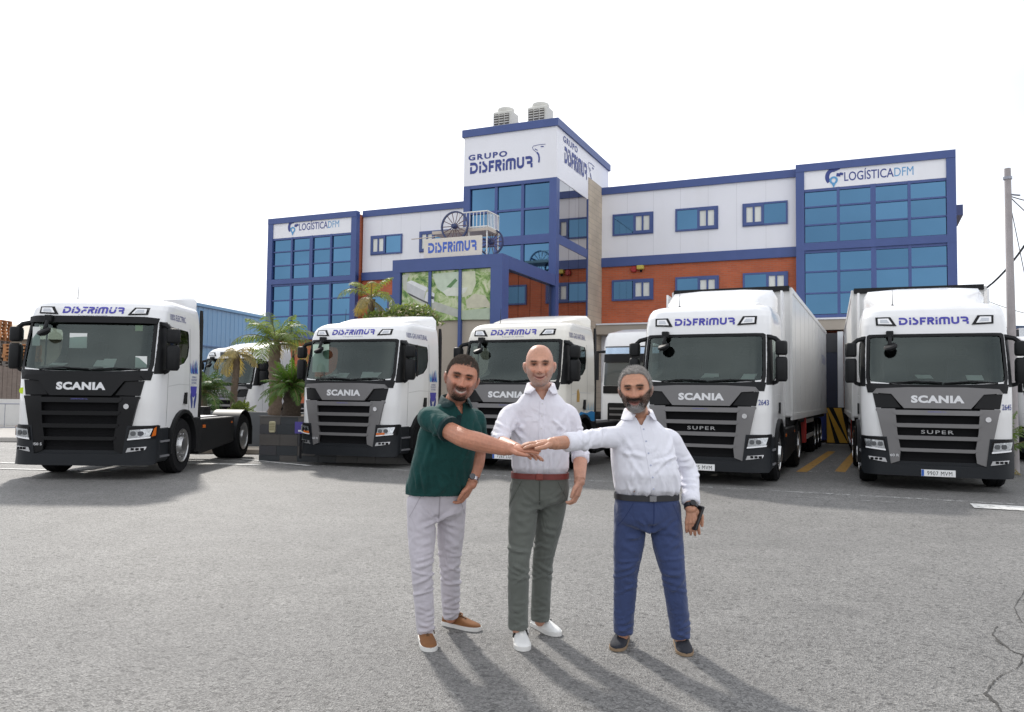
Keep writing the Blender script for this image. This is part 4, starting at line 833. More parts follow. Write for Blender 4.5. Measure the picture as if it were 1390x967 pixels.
    for i, (z, w, h) in enumerate(((1.355, .70, .085), (1.13, .68, .07), (.915, .66, .07), (.70, .62, .06))):
        x2 = w - .06
        pj('grille_slat', [(-w, z + h / 2), (-w, z), (-x2, z - h / 2), (x2, z - h / 2), (w, z), (w, z + h / 2)], grille, .022, .045)
        hl = pj('slat_edge', [(-x2, z - h / 2), (x2, z - h / 2), (x2, z - h / 2 + .018), (-x2, z - h / 2 + .018)], mat('slat_light', (.42, .42, .43), .35, metal=.5) if grille is GREYP else (mat('slat_teal', (.10, .30, .42), .35) if i == 3 else BLACKP), .027, .012)
    # silver maker's lettering
    vs, fs = text_poly('SCANIA', .120, .075, 1.30, 1.10)
    def lay(name, vf, m, cx_, cz, off, side=0, cuts=0):
        V, F = vf; me = project([(p[0] + cx_, p[1] + cz, *(p[2:])) for p in V], tab, off, 0, side, cuts, F); me.materials.append(m); return link(name, me, t)
    lay('lettering', (vs, fs), TXTW, 0, 1.595, .072)
    vs, fs = text_poly('DISFRIMUR S.L.', .022, 0, 1.5); lay('lettering', (vs, fs), mat('letter_violet', (.12, .12, .40), .5), 0, 1.372, .07)
    if sup: vs, fs = text_poly('SUPER', .065, .012, 1.75, 1.25); lay('lettering', (vs, fs), mat('letter_grey', (.42, .42, .42), .35), 0, 1.02, .005)
    vs, fs = text_poly('450 S' if model == 'electric' else '460 R', .045, .012, 1.25); lay('lettering', (vs, fs), TXTW, -.70, .60, .062)
    b = MB(); b.lathe([(.045, 0), (.045, .012), (.02, .016)], (0, 0, 0), 'y', 16); o = b.build('badge', CHROME, t); o.location = (.78, yfront(tab, .78, 1.26) - .075, 1.25)
    # bumper with lamps
    bl = [(-1.205, .30), (-1.17, .245), (1.17, .245), (1.205, .30), (1.21, .92), (.80, .92), (.74, .44), (-.74, .44), (-.80, .92), (-1.21, .92)]
    TB = [(.2, .02, 1.215, .40, .34), (1.0, .03, 1.215, .40, .34)]
    me = project(bl, TB, -.02, .06, 0, .16); me.materials.append(PLASTB); link('bumper', me, t)
    for s in (-1, 1):
        b = MB(); b.b2((s * .95, .36, .28), (s * 1.21, .80, .90)); b.build('bumper_end', PLASTB, t, bevel=.04)
        for zz in (.36, .62): b = MB(); b.b2((s * 1.12, .40, zz), (s * 1.232, .78, zz + .035)); b.build('step', mat('step_grey', (.16, .16, .17), .6), t)
    me = project(rrect(-.60, .60, .44, .56, .03), TB, -.05, 0, 0, .2); me.materials.append(DARKIN); link('air_intake', me, t)
    b = MB(); b.b2((-.76, .04, .3), (.76, .10, .5)); b.build('bumper_beam', PLASTB, t)
    for s in (-1, 1):
        def fl(P): return [(s * x, z) for x, z in (P if s > 0 else P[::-1])]
        def lamp(name, P, m, off, th=.01):
            me = project(fl(P), TB, off, th, 0, .12); me.materials.append(m); return link(name, me, t)
        lamp('lamp_housing', [(.80, .66), (1.195, .70), (1.21, .93), (.84, .89)], BLACKP, .042)
        hl = lamp('headlight', [(.83, .70), (1.13, .735), (1.165, .87), (.86, .85)], LENS, .054)
        o = lamp('running_light', [(.82, .675), (1.14, .71), (1.145, .735), (.825, .702)], DRL, .058)
        if model in ('electric', 'gas one', 'gas two'): lamp('indicator', [(1.155, .735), (1.195, .75), (1.20, .90), (1.18, .875)] if model == 'electric' else [(.83, .70), (1.0, .715), (1.0, .76), (.83, .745)], AMB, .062)
        for (xa, xb) in ((.87, .95), (.98, 1.06)):
            me = project(fl(rrect(xa, xb, .75, .83, .03)), TB, .066, .006, 0, 0); me.materials.append(mat('lamp_reflector', (.16, .17, .18), .1, metal=.9)); link('lens', me, hl)
        fg = lamp('fog_lamp', [(.80, .47), (1.08, .51), (1.10, .565), (.83, .545)], mat('fog_silver', (.55, .55, .56), .25, metal=.7), .046)
        for xa in (.88, .95, 1.02):
            me = project(fl(rrect(xa, xa + .05, .505, .545, .012)), TB, .056, .006, 0, 0); me.materials.append(DARKIN); link('lens', me, fg)
    # number plate
    if plate:
        b = MB(); b.b2((-.265, -.055, .255), (.265, -.045, .370)); pl_ = b.build('number_plate', PLATEW, t)
        b = MB(); b.b2((-.262, -.058, .258), (-.222, -.0552, .367)); b.build('plate_band', PLATEB, pl_)
        vs, fs = text_poly(plate, .074, -.004, .80, 1.12); flat_letters('lettering', (vs, fs), (.022, -.0555, .312), (1, 0, 0), (0, 0, 1), INK, pl_, .003)
    # roof lamps and name
    zl = 3.00 if hi else 2.915
    dz = .085 if hi else .07
    for s in (-1, 1):
        P = [(.60, zl - dz), (.94, zl - dz * .8), (.95, zl + dz), (.70, zl + dz)]; q = [(s * x, z) for x, z in (P if s > 0 else P[::-1])]
        f = pj('roof_lamp', q, PLAST, .004, .012); P = [(.67, zl - dz * .62), (.905, zl - dz * .5), (.91, zl + dz * .7), (.735, zl + dz * .7)]; q = [(s * x, z) for x, z in (P if s > 0 else P[::-1])]; pj('lens', q, DRL, .017, .006, par=f)
        P = [(.72, zl - dz * .3), (.87, zl - dz * .25), (.87, zl + dz * .4), (.76, zl + dz * .4)]; q = [(s * x, z) for x, z in (P if s > 0 else P[::-1])]; pj('reflector', q, mat('lamp_grey', (.50, .52, .55), .3, metal=.4), .0245, .004, par=f)
    if logo:
        V, F = disfrimur(.135 if hi else .12, 1.12 if hi else 1.06, .0 if hi else .12); lay('lettering', (V, F), TXTB, -.0, zl + (.0 if hi else .012), .006, 0, 0)
        if tagl: vs, fs = text_poly('Transporte Invisible', .030, 0, 1.25, 1.2); lay('lettering', (vs, fs), mat('letter_pale', (.30, .31, .40), .6), 0, zl - .085, .006)
    if slogan:
        vs, fs = text_poly(slogan, .115, .008, .72); lay('lettering', (vs, fs), mat('letter_dim', (.10, .11, .24), .6), 1.12, 2.87, .006, 1)
    if number:
        vs, fs = text_poly(number, .10, .012, .62)
        if number == '2643': lay('lettering', ([(p[0], p[1]) for p in vs], fs), NAVY, 1.09, 1.50, .010, 0)
        else: lay('lettering', (vs, fs), NAVY, 1.09, 1.47, .010, 0); 
    if livery == 'splash':
        r = random.Random(4)
        for (P, m) in (([(1.80, 1.46), (1.93, 1.40), (2.06, 1.46), (2.10, 1.62), (1.76, 1.62)], TXTB), ([(1.84, 1.20), (1.89, 1.20), (1.91, 1.33), (1.86, 1.44), (1.78, 1.50), (1.77, 1.42)], NAVY), ([(1.98, 1.20), (2.03, 1.20), (2.10, 1.42), (2.09, 1.50), (2.02, 1.44), (1.96, 1.33)], NAVY)): pj('livery_print', P, m, .004, 0, 1)
        for k in range(11): x = 1.74 + k * .033; pj('livery_print', [(x, 1.86 + r.uniform(0, .06)), (x + .06, 1.86), (x + .04 + r.uniform(-.06, .06), 2.02 + r.uniform(0, .16))], random.choice((TXTB, SKYB, NAVY)), .004 + k * .0006, 0, 1)
        for z, s_ in ((1.80, 'DISFRIMUR'), (1.745, 'TRANSPORTE'), (1.69, 'SOSTENIBLE')): vs, fs = text_poly(s_, .038, .004, .92); lay('lettering', (vs, fs), NAVY, 1.93, z, .005, 1)
    if livery == 'sea':
        pj('livery_print', [(1.05, 1.14), (1.3, 1.24), (1.7, 1.20), (2.0, 1.25), (2.26, 1.22), (2.26, .90), (2.06, .90), (1.98, 1.02), (1.78, 1.14), (1.45, 1.16)], mat('livery_blue', (.02, .22, .52), .35), .004, 0, 1)
        for k in range(6): pj('livery_print', [(1.55 + k * .11, 1.27), (1.62 + k * .11, 1.27), (1.60 + k * .11 + (k % 2) * .02, 1.36 + .05 * (k % 3))], mat('livery_pale', (.30, .48, .62), .4), .0046, 0, 1)
        pj('livery_print', [(1.02, 1.45), (1.2, 1.45), (1.2, 1.62), (1.1, 1.74), (1.02, 1.68)], mat('livery_ochre', (.45, .27, .06), .5), .005, 0, 1)
    if visor:
        V = [(-1.10, 2.70), (1.10, 2.70), (1.12, 2.80), (.9, 2.815), (-.9, 2.815), (-1.12, 2.80)]; me = project(V, tab, .01, .045, 0, .16); me.materials.append(BLACKP); link('sun_visor', me, t)
    # roof fairing, antenna
    zt_ = tab[-1][0]; rise = .30 if not hi else .30
    b = MB(); R = []
    for (y, w, h) in (((1.0, .80, -.02), (1.15, .88, .08), (1.5, .96, .25), (2.0, 1.05, .42), (2.30, 1.10, .47)) if hi else ((1.0, .78, -.02), (1.15, .84, .06), (1.6, .92, .17), (2.05, 1.02, .24), (2.30, 1.08, .27))):
        R.append([(-w, y, zt_ - .08), (-w, y, zt_ + h * .55), (-w + .10, y, zt_ + h * .92), (-w * .4, y, zt_ + h), (w * .4, y, zt_ + h), (w - .10, y, zt_ + h * .92), (w, y, zt_ + h * .55), (w, y, zt_ - .08)])
    if hi: R = [[(p[0], p[1], p[2]) for p in r_] for r_ in R]
    b.loft(R); b.build('roof_fairing', paint, t, ang=50)
    for s in (-1, 1):
        b = MB(); b.prism(([(2.285, 1.0), (2.72, 1.0), (2.72, 3.3), (2.60, zt_ + .40), (2.30, zt_ + .42), (2.285, 3.1)] if hi else [(2.285, .98), (2.40, .98), (2.40, zt_ - .25), (2.36, zt_ - .05), (2.30, zt_ - .04), (2.285, zt_ - .1)]), (s * 1.195, 0, 0), (0, 1, 0), (0, 0, 1), (s * -.04, 0, 0)); b.build('side_fairing', paint if hi else PLAST, t)
    b = MB(); b.tube([(-.62, 1.02, zt_ - .06), (-.62, 1.05, zt_ + .34)], [.008, .004], 5); b.lathe([(.04, zt_ - .10), (.02, zt_ + .02)], (-.62, 1.02, 0), 'z', 8); b.build('antenna', PLAST, t)
    # mirrors
    if arms:
        for s in (-1, 1):
            b = MB(); b.tube([(s * 1.14, .50, 2.70), (s * 1.26, .44, 2.67), (s * 1.36, .42, 2.58)], [.05, .045, .04], 6); b.tube([(s * 1.16, .52, 1.84), (s * 1.28, .44, 1.87), (s * 1.35, .42, 1.95)], [.045, .035, .03], 6); mm = b.build('mirror_arm', PLAST, t)
            for (z0, z1) in ((2.36, 2.62), (1.88, 2.33)):
                b = MB(); b.loft([[(s * (1.37 + dx * k) , .42 + dy * k2, z0 + (z1 - z0) * f) for dx, dy in ((-.10, .08), (-.10, -.05), (-.04, -.09), (.06, -.07), (.10, -.01), (.10, .08))] for f, k, k2 in ((0, .82, .7), (.1, 1, 1), (.9, 1, 1), (1, .85, .75))]); o = b.build('mirror', PLAST, t, bevel=.012)
                b = MB(); b.b2((s * 1.37 - .1, .501, z0 + .05), (s * 1.37 + .1, .506, z1 - .05)); b.build('mirror_glass', mat('mirror_silver', (.7, .7, .7), .03, metal=1.), o)
    if mirror_cam:
        yv = yfront(tab, -.72, 2.76); b = MB(); b.b2((-.78, yv - .12, 2.70), (-.66, yv + .02, 2.82)); b.tube([(-.72, yv - .10, 2.72), (-.72, yv - .20, 2.56)], [.04, .035], 6); o = b.build('kerb_mirror', PLAST, t, bevel=.01)
        b = MB(); b.lathe([(.03, -.08), (.095, -.05), (.12, .0), (.095, .025), (.02, .03)], (0, 0, 0), 'z', 14); q = b.build('mirror_shell', PLAST, o); q.location = (-.72, yv - .22, 2.53); q.rotation_euler = (math.radians(24), math.radians(-20), 0)
    # chassis
    for s in (-1, 1):
        b = MB(); b.b2((s * .36, .6, .62), (s * .46, 6.0, .92)); b.build('chassis_rail', GREYF, t)
        build_wheel(t, s * 1.06, 1.42, s, front=True); build_wheel(t, s * .94, 5.12, s, dual=True, front=False)
        b = MB(); pr_ = []
        for i in range(15): a = math.radians(-12 + 204 * i / 14); pr_.append((1.42 + .655 * math.cos(a), .53 + .655 * math.sin(a)))
        pi_ = [(1.42 + (y - 1.42) * .90, .53 + (z - .53) * .90) for y, z in pr_]
        b.loft([[(s * 1.262, *pr_[i]), (s * .92, *pr_[i]), (s * .92, *pi_[i]), (s * 1.262, *pi_[i])] for i in range(15)]); b.build('wheel_arch', PLAST, t, ang=50)
        b = MB(); b.b2((s * 1.0, 2.02, .34), (s * 1.245, 2.26, 1.02)); b.build('rear_step', PLAST, t, bevel=.02)
        if skirt:
            b = MB(); b.prism([(2.28, .98), (4.42, .98), (4.42, .42), (2.28, .28)], (s * 1.235, 0, 0), (0, 1, 0), (0, 0, 1), (s * -.22, 0, 0)); b.build('side_skirt', PLAST, t, bevel=.02)
            b = MB(); b.b2((s * 1.232, 2.42, .80), (s * 1.247, 2.56, .86)); b.build('side_marker', AMB, t); b = MB(); b.b2((s * 1.232, 4.2, .84), (s * 1.247, 4.27, .88)); b.build('side_marker', AMB, t)
        b = MB(); pr_ = []
        for i in range(13): a = math.radians(5 + 178 * i / 12); pr_.append((5.12 + .62 * math.cos(a), .56 + .56 * math.sin(a)))
        b.loft([[(s * 1.26, y, z), (s * .62, y, z), (s * .62, y, z - .03), (s * 1.26, y, z - .03)] for y, z in pr_]); b.build('rear_mudguard', PLAST, t, ang=50)
        b = MB(); b.b2((s * .62, 5.72, .28), (s * 1.26, 5.75, .72)); b.build('mud_flap', PLAST, t)
        b = MB(); b.b2((s * .55, 5.80, .66), (s * .95, 5.86, .80)); b.build('tail_lamp', REDM, t)
    for y in (1.42, 5.12): b = MB(); b.tube([(-.95, y, .51), (.95, y, .51)], .09, 8); b.build('axle', GREYF, t)
    b = MB(); b.b2((-.8, .25, .42), (.8, 1.0, .95)); b.b2((-.46, .9, .45), (.46, 2.2, .9)); b.build('engine', DARKIN, t)
    b = MB(); b.b2((-.9, 2.45, .93), (.9, 4.3, 1.0)); b.build('deck', mat('deck_plate', (.42, .42, .43), .5, metal=.5, var=.2, vs=10), t)
    b = MB(); b.prism(arc(0, 0, .46, .46, 30, 150, 6) + arc(0, 0, .46, .46, 200, 340, 8), (0, 5.05, 1.12), (1, 0, 0), (0, 1, 0), (0, 0, .06)); b.b2((-.4, 4.8, .92), (.4, 5.3, 1.12)); b.build('fifth_wheel', GREYF, t)
    return t
R_ = math.radians
T_E = truck('white tractor unit with black grille, black visor and no plate, reading electric on its flank', (-7.60, 14.30), R_(1.5), grille=BLACKP, model='electric', slogan='100% ELECTRIC', livery='splash', visor=True, tagl=True, papers=2, scale=1.035)
b = MB(); b.lathe([(.055, -.004), (.055, .0)], (-1.06, yfront(TABN, -1.06, 1.5) - .006, 1.5), 'y', 16); b.build('round_sticker', mat('sticker_lime', (.55, .72, .02), .5), T_E)
T_1 = truck('white tractor unit beside the dark planter with a pale sun blind behind its windscreen', (-3.62, 17.45), R_(-20), model='gas one', slogan='100% GAS NATURAL', livery='splash', tagl=True, papers=3)
T_2 = truck('ivory tractor unit with blue sea print on its flank, behind the bald man', (-.12, 16.95), R_(-24), model='gas two', paint=PAINTI, slogan='100% GAS NATURAL', livery='sea', plate='7265 LGK', tagl=True, papers=0)
T_M = truck('white high roofed tractor unit numbered 2643 coupled to a white trailer', (3.46, 14.85), R_(-24.5), hi=True, number='2643', plate='9905 MVM', sup=True, papers=2)
T_R = truck('white high roofed tractor unit numbered 2645 with plate 9907 MVM', (7.42, 14.15), R_(-21.5), hi=True, number='2645', plate='9907 MVM', sup=True, papers=1)
T_B = truck('distant white tractor unit parked behind the palms', (-10.0, 28.0), R_(-22), logo=False, papers=0)
b = MB(); b.b2((-.42, yfront(TABN, 0, 2.92) - .02, 2.85), (.42, yfront(TABN, 0, 2.92) + .05, 2.99)); b.build('roof_panel', mat('roof_panel_dark', (.05, .055, .06), .4), T_B)
T_F = truck('dark nosed white tractor unit mostly hidden behind the utility pole', (14.35, 20.6), R_(-24), papers=0, logo=False)
# the other make between the ivory cab and the numbered ones: flat white front with a dark visor band
def flat_cab(label, loc, yaw):
    t = thing('flat_nosed_truck', label, 'truck', (loc[0], loc[1], 0), yaw, None)
    tab = [(.9, .03, 1.24, .22, .18), (1.9, .06, 1.24, .22, .18), (2.9, .22, 1.22, .22, .18), (3.2, .34, 1.20, .24, .2), (3.32, .55, 1.12, .3, .3), (3.36, .9, 1.0, .3, .3)]
    b = MB(); b.loft([ring(tab, z) for z in np.linspace(.6, 3.36, 24)]); b.build('cab', PAINT, t, ang=30)
    def pj(n, P, m, off=.006, th=.012): me = project(P, tab, off, th, 0, .16); me.materials.append(m); return link(n, me, t)
    pj('upper_glass', rrect(-1.12, 1.12, 2.68, 2.84, .02), mat('visor_glass', (.45, .55, .66), .06, metal=.8), .006); pj('dark_visor', rrect(-1.14, 1.14, 2.46, 2.67, .02), BLACKP, .01, .05); pj('gap', rrect(-1.14, 1.14, 2.85, 2.875, .005), BLACKP, .004)
    pj('windscreen', rrect(-1.12, 1.12, 1.86, 2.455, .03), mat('dark_windscreen', (.05, .06, .06), .06, spec=.8), .006); pj('wiper_cowl', rrect(-1.14, 1.14, 1.66, 1.85, .02), BLACKP, .008); pj('grille', rrect(-1.0, 1.0, .7, 1.42, .04), BLACKP, .008)
    for k in range(4): pj('grille_slat', rrect(-.95, .95, .80 + k * .15, .85 + k * .15, .01), GREYP, .022)
    b = MB(); b.b2((-1.24, .0, .28), (1.24, .7, .62)); b.build('bumper', PLASTB, t, bevel=.06)
    for s in (-1, 1):
        b = MB(); b.b2((s * .78, -.02, .42), (s * 1.14, .02, .58)); b.build('headlight', LENS, t, bevel=.02); build_wheel(t, s * 1.05, 1.42, s)
        build_wheel(t, s * .94, 5.1, s, dual=True, front=False)
        b = MB(); b.b2((s * .36, .6, .62), (s * .46, 6.0, .9)); b.build('chassis_rail', GREYF, t)
        b = MB(); b.tube([(s * 1.1, .3, 2.75), (s * 1.42, .2, 2.72)], .035, 6); b.b2((s * 1.42 - .11, .14, 2.0), (s * 1.42 + .11, .28, 2.74)); b.build('mirror', PLAST, t)
    for y in (1.42, 5.1): b = MB(); b.tube([(-.95, y, .51), (.95, y, .51)], .09, 8); b.build('axle', GREYF, t)
    return t
flat_cab('white flat fronted truck with a dark visor band, standing behind the bearded man', (3.35, 20.3), R_(-24))
# trailers
TRW = mat('trailer_white', (.72, .72, .71), .35, var=.02, dirt=((.55, .54, .52), .35, 1.2, .15)); TRP = mat('trailer_panel', (.74, .74, .73), .3, var=.02)
def trailer(label, base, L0, L1):
    t = thing('semi_trailer', label, 'trailer', base.location, base.rotation_euler.z, 'trailers backed up to the docks'); W2 = 1.27
    b = MB(); b.b2((-W2, L0, 1.18), (W2, L1, 3.93)); b.build('box', TRP, t, bevel=.03)
    for s in (-1, 1):
        b = MB(); b.b2((s * (W2 - .02), L0 + .02, 1.12), (s * (W2 + .02), L1 - .02, 1.26)); b.build('lower_rail', TRW, t); b = MB(); b.b2((s * (W2 - .02), L0 + .02, 3.86), (s * (W2 + .02), L1 - .02, 3.96)); b.build('upper_rail', TRW, t)
        b = MB(); b.b2((s * (W2 - .03), L0 - .02, 1.2), (s * (W2 + .025), L0 + .16, 3.95)); b.build('corner_post', TRW, t)
        for k in range(9):
            y = L0 + .9 + k * (L1 - L0 - 1) / 9; b = MB(); b.b2((s * (W2 + .0005), y, 1.27), (s * (W2 + .004), y + .012, 3.85)); b.build('panel_seam', mat('trailer_seam', (.55, .55, .55), .6), t)
        for k in range(3): build_wheel(t, s * .98, L1 - 4.2 + k * 1.32, s, rad=.49, wid=.38, front=False)
        b = MB(); b.tube([(s * .8, L0 + 3.4, .05), (s * .8, L0 + 3.4, 1.15)], .06, 8); b.b2((s * .8 - .12, L0 + 3.28, 0), (s * .8 + .12, L0 + 3.52, .05)); b.build('landing_leg', GREYF, t)
        b = MB(); b.b2((s * .95, L0 + 3.9, .45), (s * 1.24, L0 + 4.15, 1.1)); b.build('red_locker', REDM, t, bevel=.02)
        for zz in (.55, .95): b = MB(); b.b2((s * 1.2, L0 + 4.2, zz), (s * 1.24, L0 + 6.6, zz + .1)); b.build('side_guard', mat('guard_alu', (.42, .41, .40), .5, metal=.4), t)
    b = MB(); b.b2((-1.2, L0 + .1, 1.0), (1.2, L1 - .1, 1.17)); b.build('floor_frame', GREYF, t)
    b = MB(); b.b2((-.95, L0 - .42, 2.2), (.95, L0 - .005, 3.85)); b.build('cooling_unit', mat('cooler_grey', (.30, .30, .31), .5), t, bevel=.05)
    b = MB(); b.b2((-1.24, L0 - .08, 3.88), (1.24, L0 + .4, 3.99)); b.build('front_header', PLAST, t)
    for k in range(3): b = MB(); b.tube([(-.9, L1 - 4.2 + k * 1.32, .49), (.9, L1 - 4.2 + k * 1.32, .49)], .08, 8); b.build('axle', GREYF, t)
    vs, fs = text_poly('DISFRIMUR', .30, .02, .9); flat_letters('lettering', (vs, fs), (W2, L1 - 1.6, 2.9), (0, 1, 0), (0, 0, 1), mat('letter_faded', (.45, .47, .62), .5), t, .006)
    return t
trailer('long white refrigerated trailer with its flank in view beside the dock lane', T_M, 3.25, 15.4); trailer('white trailer almost wholly hidden behind the high cab next to the pole', T_R, 3.25, 15.4)
# ================================================================ people
def sphere(b, c, r, n=12, R=None):
    c = Vector(c); r = r if hasattr(r, '__len__') else (r, r, r); rings = []
    for i in range(1, n):
        a = math.pi * i / n; ring_ = []
        for j in range(n * 2):
            q = math.pi * j / n; v = Vector((r[0] * math.sin(a) * math.cos(q), r[1] * math.sin(a) * math.sin(q), -r[2] * math.cos(a)))
            if R is not None: v = R @ v
            ring_.append(c + v)
        rings.append(ring_)
    b.loft(rings)
def limb(b, pts, rad, n=14):
    """tapered limb with rounded joints; pts joints, rad radius per joint"""
    P = []; Rr = []
    for i in range(len(pts) - 1):
        for k in range(5): t = k / 5; P.append(Vector(pts[i]).lerp(Vector(pts[i + 1]), t)); Rr.append(rad[i] + (rad[i + 1] - rad[i]) * t)
    P.append(Vector(pts[-1])); Rr.append(rad[-1])
    Q = [P[0]] + [P[i] * .5 + (P[i - 1] + P[i + 1]) * .25 for i in range(1, len(P) - 1)] + [P[-1]]
    b.tube(Q, Rr, n)
def sections(b, secs, yaw, n=28, ex=2.4):
    c, s = math.cos(yaw), math.sin(yaw); R = []
    for (o, hw, hd) in secs:
        r = []
        for j in range(n):
            a = 2 * math.pi * j / n; x = hw * math.copysign(abs(math.cos(a)) ** (2 / ex), math.cos(a)); y = hd * math.copysign(abs(math.sin(a)) ** (2 / ex), math.sin(a))
            r.append((o[0] + c * x - s * y, o[1] + s * x + c * y, o[2]))
        R.append(r)
    b.loft(R)
def voxel(b, name, size, smooth=2, fac_=.5):
    o = link(name, b.mesh(name, [], smooth=False)); m = o.modifiers.new('r', 'REMESH'); m.mode = 'VOXEL'; m.voxel_size = size
    if smooth: s = o.modifiers.new('s', 'SMOOTH'); s.iterations = smooth; s.factor = fac_
    bpy.context.view_layer.update(); me = to_mesh_eval(o); bpy.data.objects.remove(o); me.shade_smooth(); me.name = name; return me
def getco(me): a = np.empty(len(me.vertices) * 3); me.vertices.foreach_get('co', a); return a.reshape(-1, 3)
def setco(me, a): me.vertices.foreach_set('co', a.ravel()); me.update()
def getno(me): a = np.empty(len(me.vertices) * 3); me.vertices.foreach_get('normal', a); return a.reshape(-1, 3)
def snoise(p, seed):
    """smooth pseudo noise, vectorised"""
    r = np.random.default_rng(seed); out = np.zeros(len(p))
    for k in range(6):
        d = r.normal(size=3); d /= np.linalg.norm(d); w = r.normal(size=3); w /= np.linalg.norm(w)
        out += np.sin(p @ d * (1 + .35 * k) + 1.3 * np.sin(p @ w * .7 + r.uniform(0, 6)) + r.uniform(0, 6))
    return out / 3.
def head_fn(d, o):
    dn = d / (np.abs(d[:, 0]) ** 2.4 + np.abs(d[:, 1]) ** 2.4 + np.abs(d[:, 2]) ** 2.4)[:, None] ** (1 / 2.4)
    p = dn * np.array([.0795, .098, .120]); x, y, z = p[:, 0].copy(), p[:, 1].copy(), p[:, 2].copy()
    t = np.clip((-z - .015) / .105, 0, 1)
    x *= 1 - o.get('jaw', .26) * t ** 1.6; x *= 1 + .02 * np.exp(-((z - .05) / .04) ** 2); x *= 1 - .02 * np.clip((z - .05) / .07, 0, 1)
    y = np.where((y > 0), y * (1 - .42 * t), y); y = np.where(y < 0, y - .010 * t * np.exp(-(x / .04) ** 2), y)
    f = np.clip(-d[:, 1] * 1.7, 0, 1); ax = np.abs(x)
    y = np.where(y < -.078, -.078 + (y + .078) * .75, y)
    zp = np.interp(z, [-.056, -.047, -.038, -.01, .018, .03], [0, .015, .035, .021, .006, 0]); sg = np.interp(z, [-.05, -.038, -.015, .02], [.019, .0175, .0115, .010])
    dy = zp * np.exp(-(x / sg) ** 2)
    dy += .010 * np.exp(-((z - .026) / .011) ** 2 - (x / .05) ** 4) - .017 * np.exp(-((ax - .032) / .016) ** 2 - ((z - .003) / .012) ** 2)
    dy += .010 * np.exp(-((ax - .044) / .018) ** 2 - ((z + .030) / .018) ** 2)
    mz = -.073 + o.get('smile', .006) * (ax / .03) ** 2
    dy += .009 * np.exp(-(x / .030) ** 4) * (np.exp(-((z - mz - .0075) / .005) ** 2) + np.exp(-((z - mz + .0095) / .006) ** 2) - .9 * np.exp(-((z - mz) / .0035) ** 2))
    dy += .010 * np.exp(-(x / .024) ** 2 - ((z + .106) / .015) ** 2)
    dy += .004 * np.exp(-((ax - .032) / .014) ** 2 - ((z + .010) / .004) ** 2) - .003 * np.exp(-((ax - .034) / .016) ** 2 - ((z + .0165) / .003) ** 2) - .0025 * np.exp(-(x / .035) ** 4) * (np.exp(-((z - .055) / .003) ** 2) + np.exp(-((z - .068) / .003) ** 2))
    dy -= .010 * np.exp(-((ax - .030 - .25 * np.clip(-.04 - z, 0, .05)) / .005) ** 2 - ((z + .055) / .02) ** 2)
    y = y - dy * f
    return np.stack([x, y, z], 1)
def sphere_dirs(nu=90, nv=64):
    D = []
    for i in range(1, nv):
        a = math.pi * i / nv
        for j in range(nu): q = 2 * math.pi * j / nu; D.append((math.sin(a) * math.cos(q), math.sin(a) * math.sin(q), -math.cos(a)))
    return np.array(D), nu, nv - 1
def add_head(b, c, R, s, o):
    D, nu, nr = sphere_dirs(); P = head_fn(D, o) * s; Rn = np.array(R); P = P @ Rn.T + np.array(c)
    b.loft([[tuple(q) for q in P[i * nu:(i + 1) * nu]] for i in range(nr)])
    for sg in (-1, 1):
        b2 = MB(); 
        for (dx, dy, dz, r) in ((.083, .012, -.008, (.010, .020, .031)), (.090, .020, -.002, (.007, .016, .024)), (.081, .004, -.030, (.007, .010, .015))): sphere(b2, Vector(c) + R @ Vector((sg * dx, dy, dz)) * s, [q * s for q in r], 8, R @ Matrix.Rotation(sg * .45, 3, 'Z'))
        k = len(b.v); b.v += b2.v; b.f += [tuple(i + k for i in f) for f in b2.f]; b.m += b2.m
def hair_shell(name, c, R, s, o, thick, hl, m, parent, base, seed=1, noise_=.004):
    D, nu, nr = sphere_dirs(120, 84); P = head_fn(D, o); ys = P[:, 1]; h = np.interp(ys, [q[0] for q in hl], [q[1] for q in hl]); h = h + .004 * snoise(P * 240, seed) + .003 * snoise(P * 620, seed + 5)
    k = np.clip((P[:, 2] - h) / .014, -1, 1); off = np.where(k > 0, thick * k ** .5, -.006) ; n = P / np.linalg.norm(P, axis=1)[:, None]
    off = off + np.where(k > .3, noise_ * snoise(P * 210, seed + 1) * .6 + noise_ * .5 * snoise(P * np.array([500, 300, 500]), seed + 2), 0)
    Q = (P + n * off[:, None]) * s; Q = Q @ np.array(R).T + np.array(c) - np.array(base)
    b = MB(); b.v = [tuple(q) for q in Q]; ok = k > -.6
    for i in range(nr - 1):
        for j in range(nu):
            f = (i * nu + j, i * nu + (j + 1) % nu, (i + 1) * nu + (j + 1) % nu, (i + 1) * nu + j)
            if all(ok[q] for q in f): b.f.append(f); b.m.append(0)
    b.f.append(tuple((nr - 1) * nu + j for j in range(nu))); b.m.append(0)
    me = b.mesh(name, m, smooth=True, ang=180, fixn=False); bm = bmesh.new(); bm.from_mesh(me); bmesh.ops.delete(bm, geom=[v for v in bm.verts if not v.link_faces], context='VERTS'); bm.to_mesh(me); bm.free()
    return link(name, me, parent)
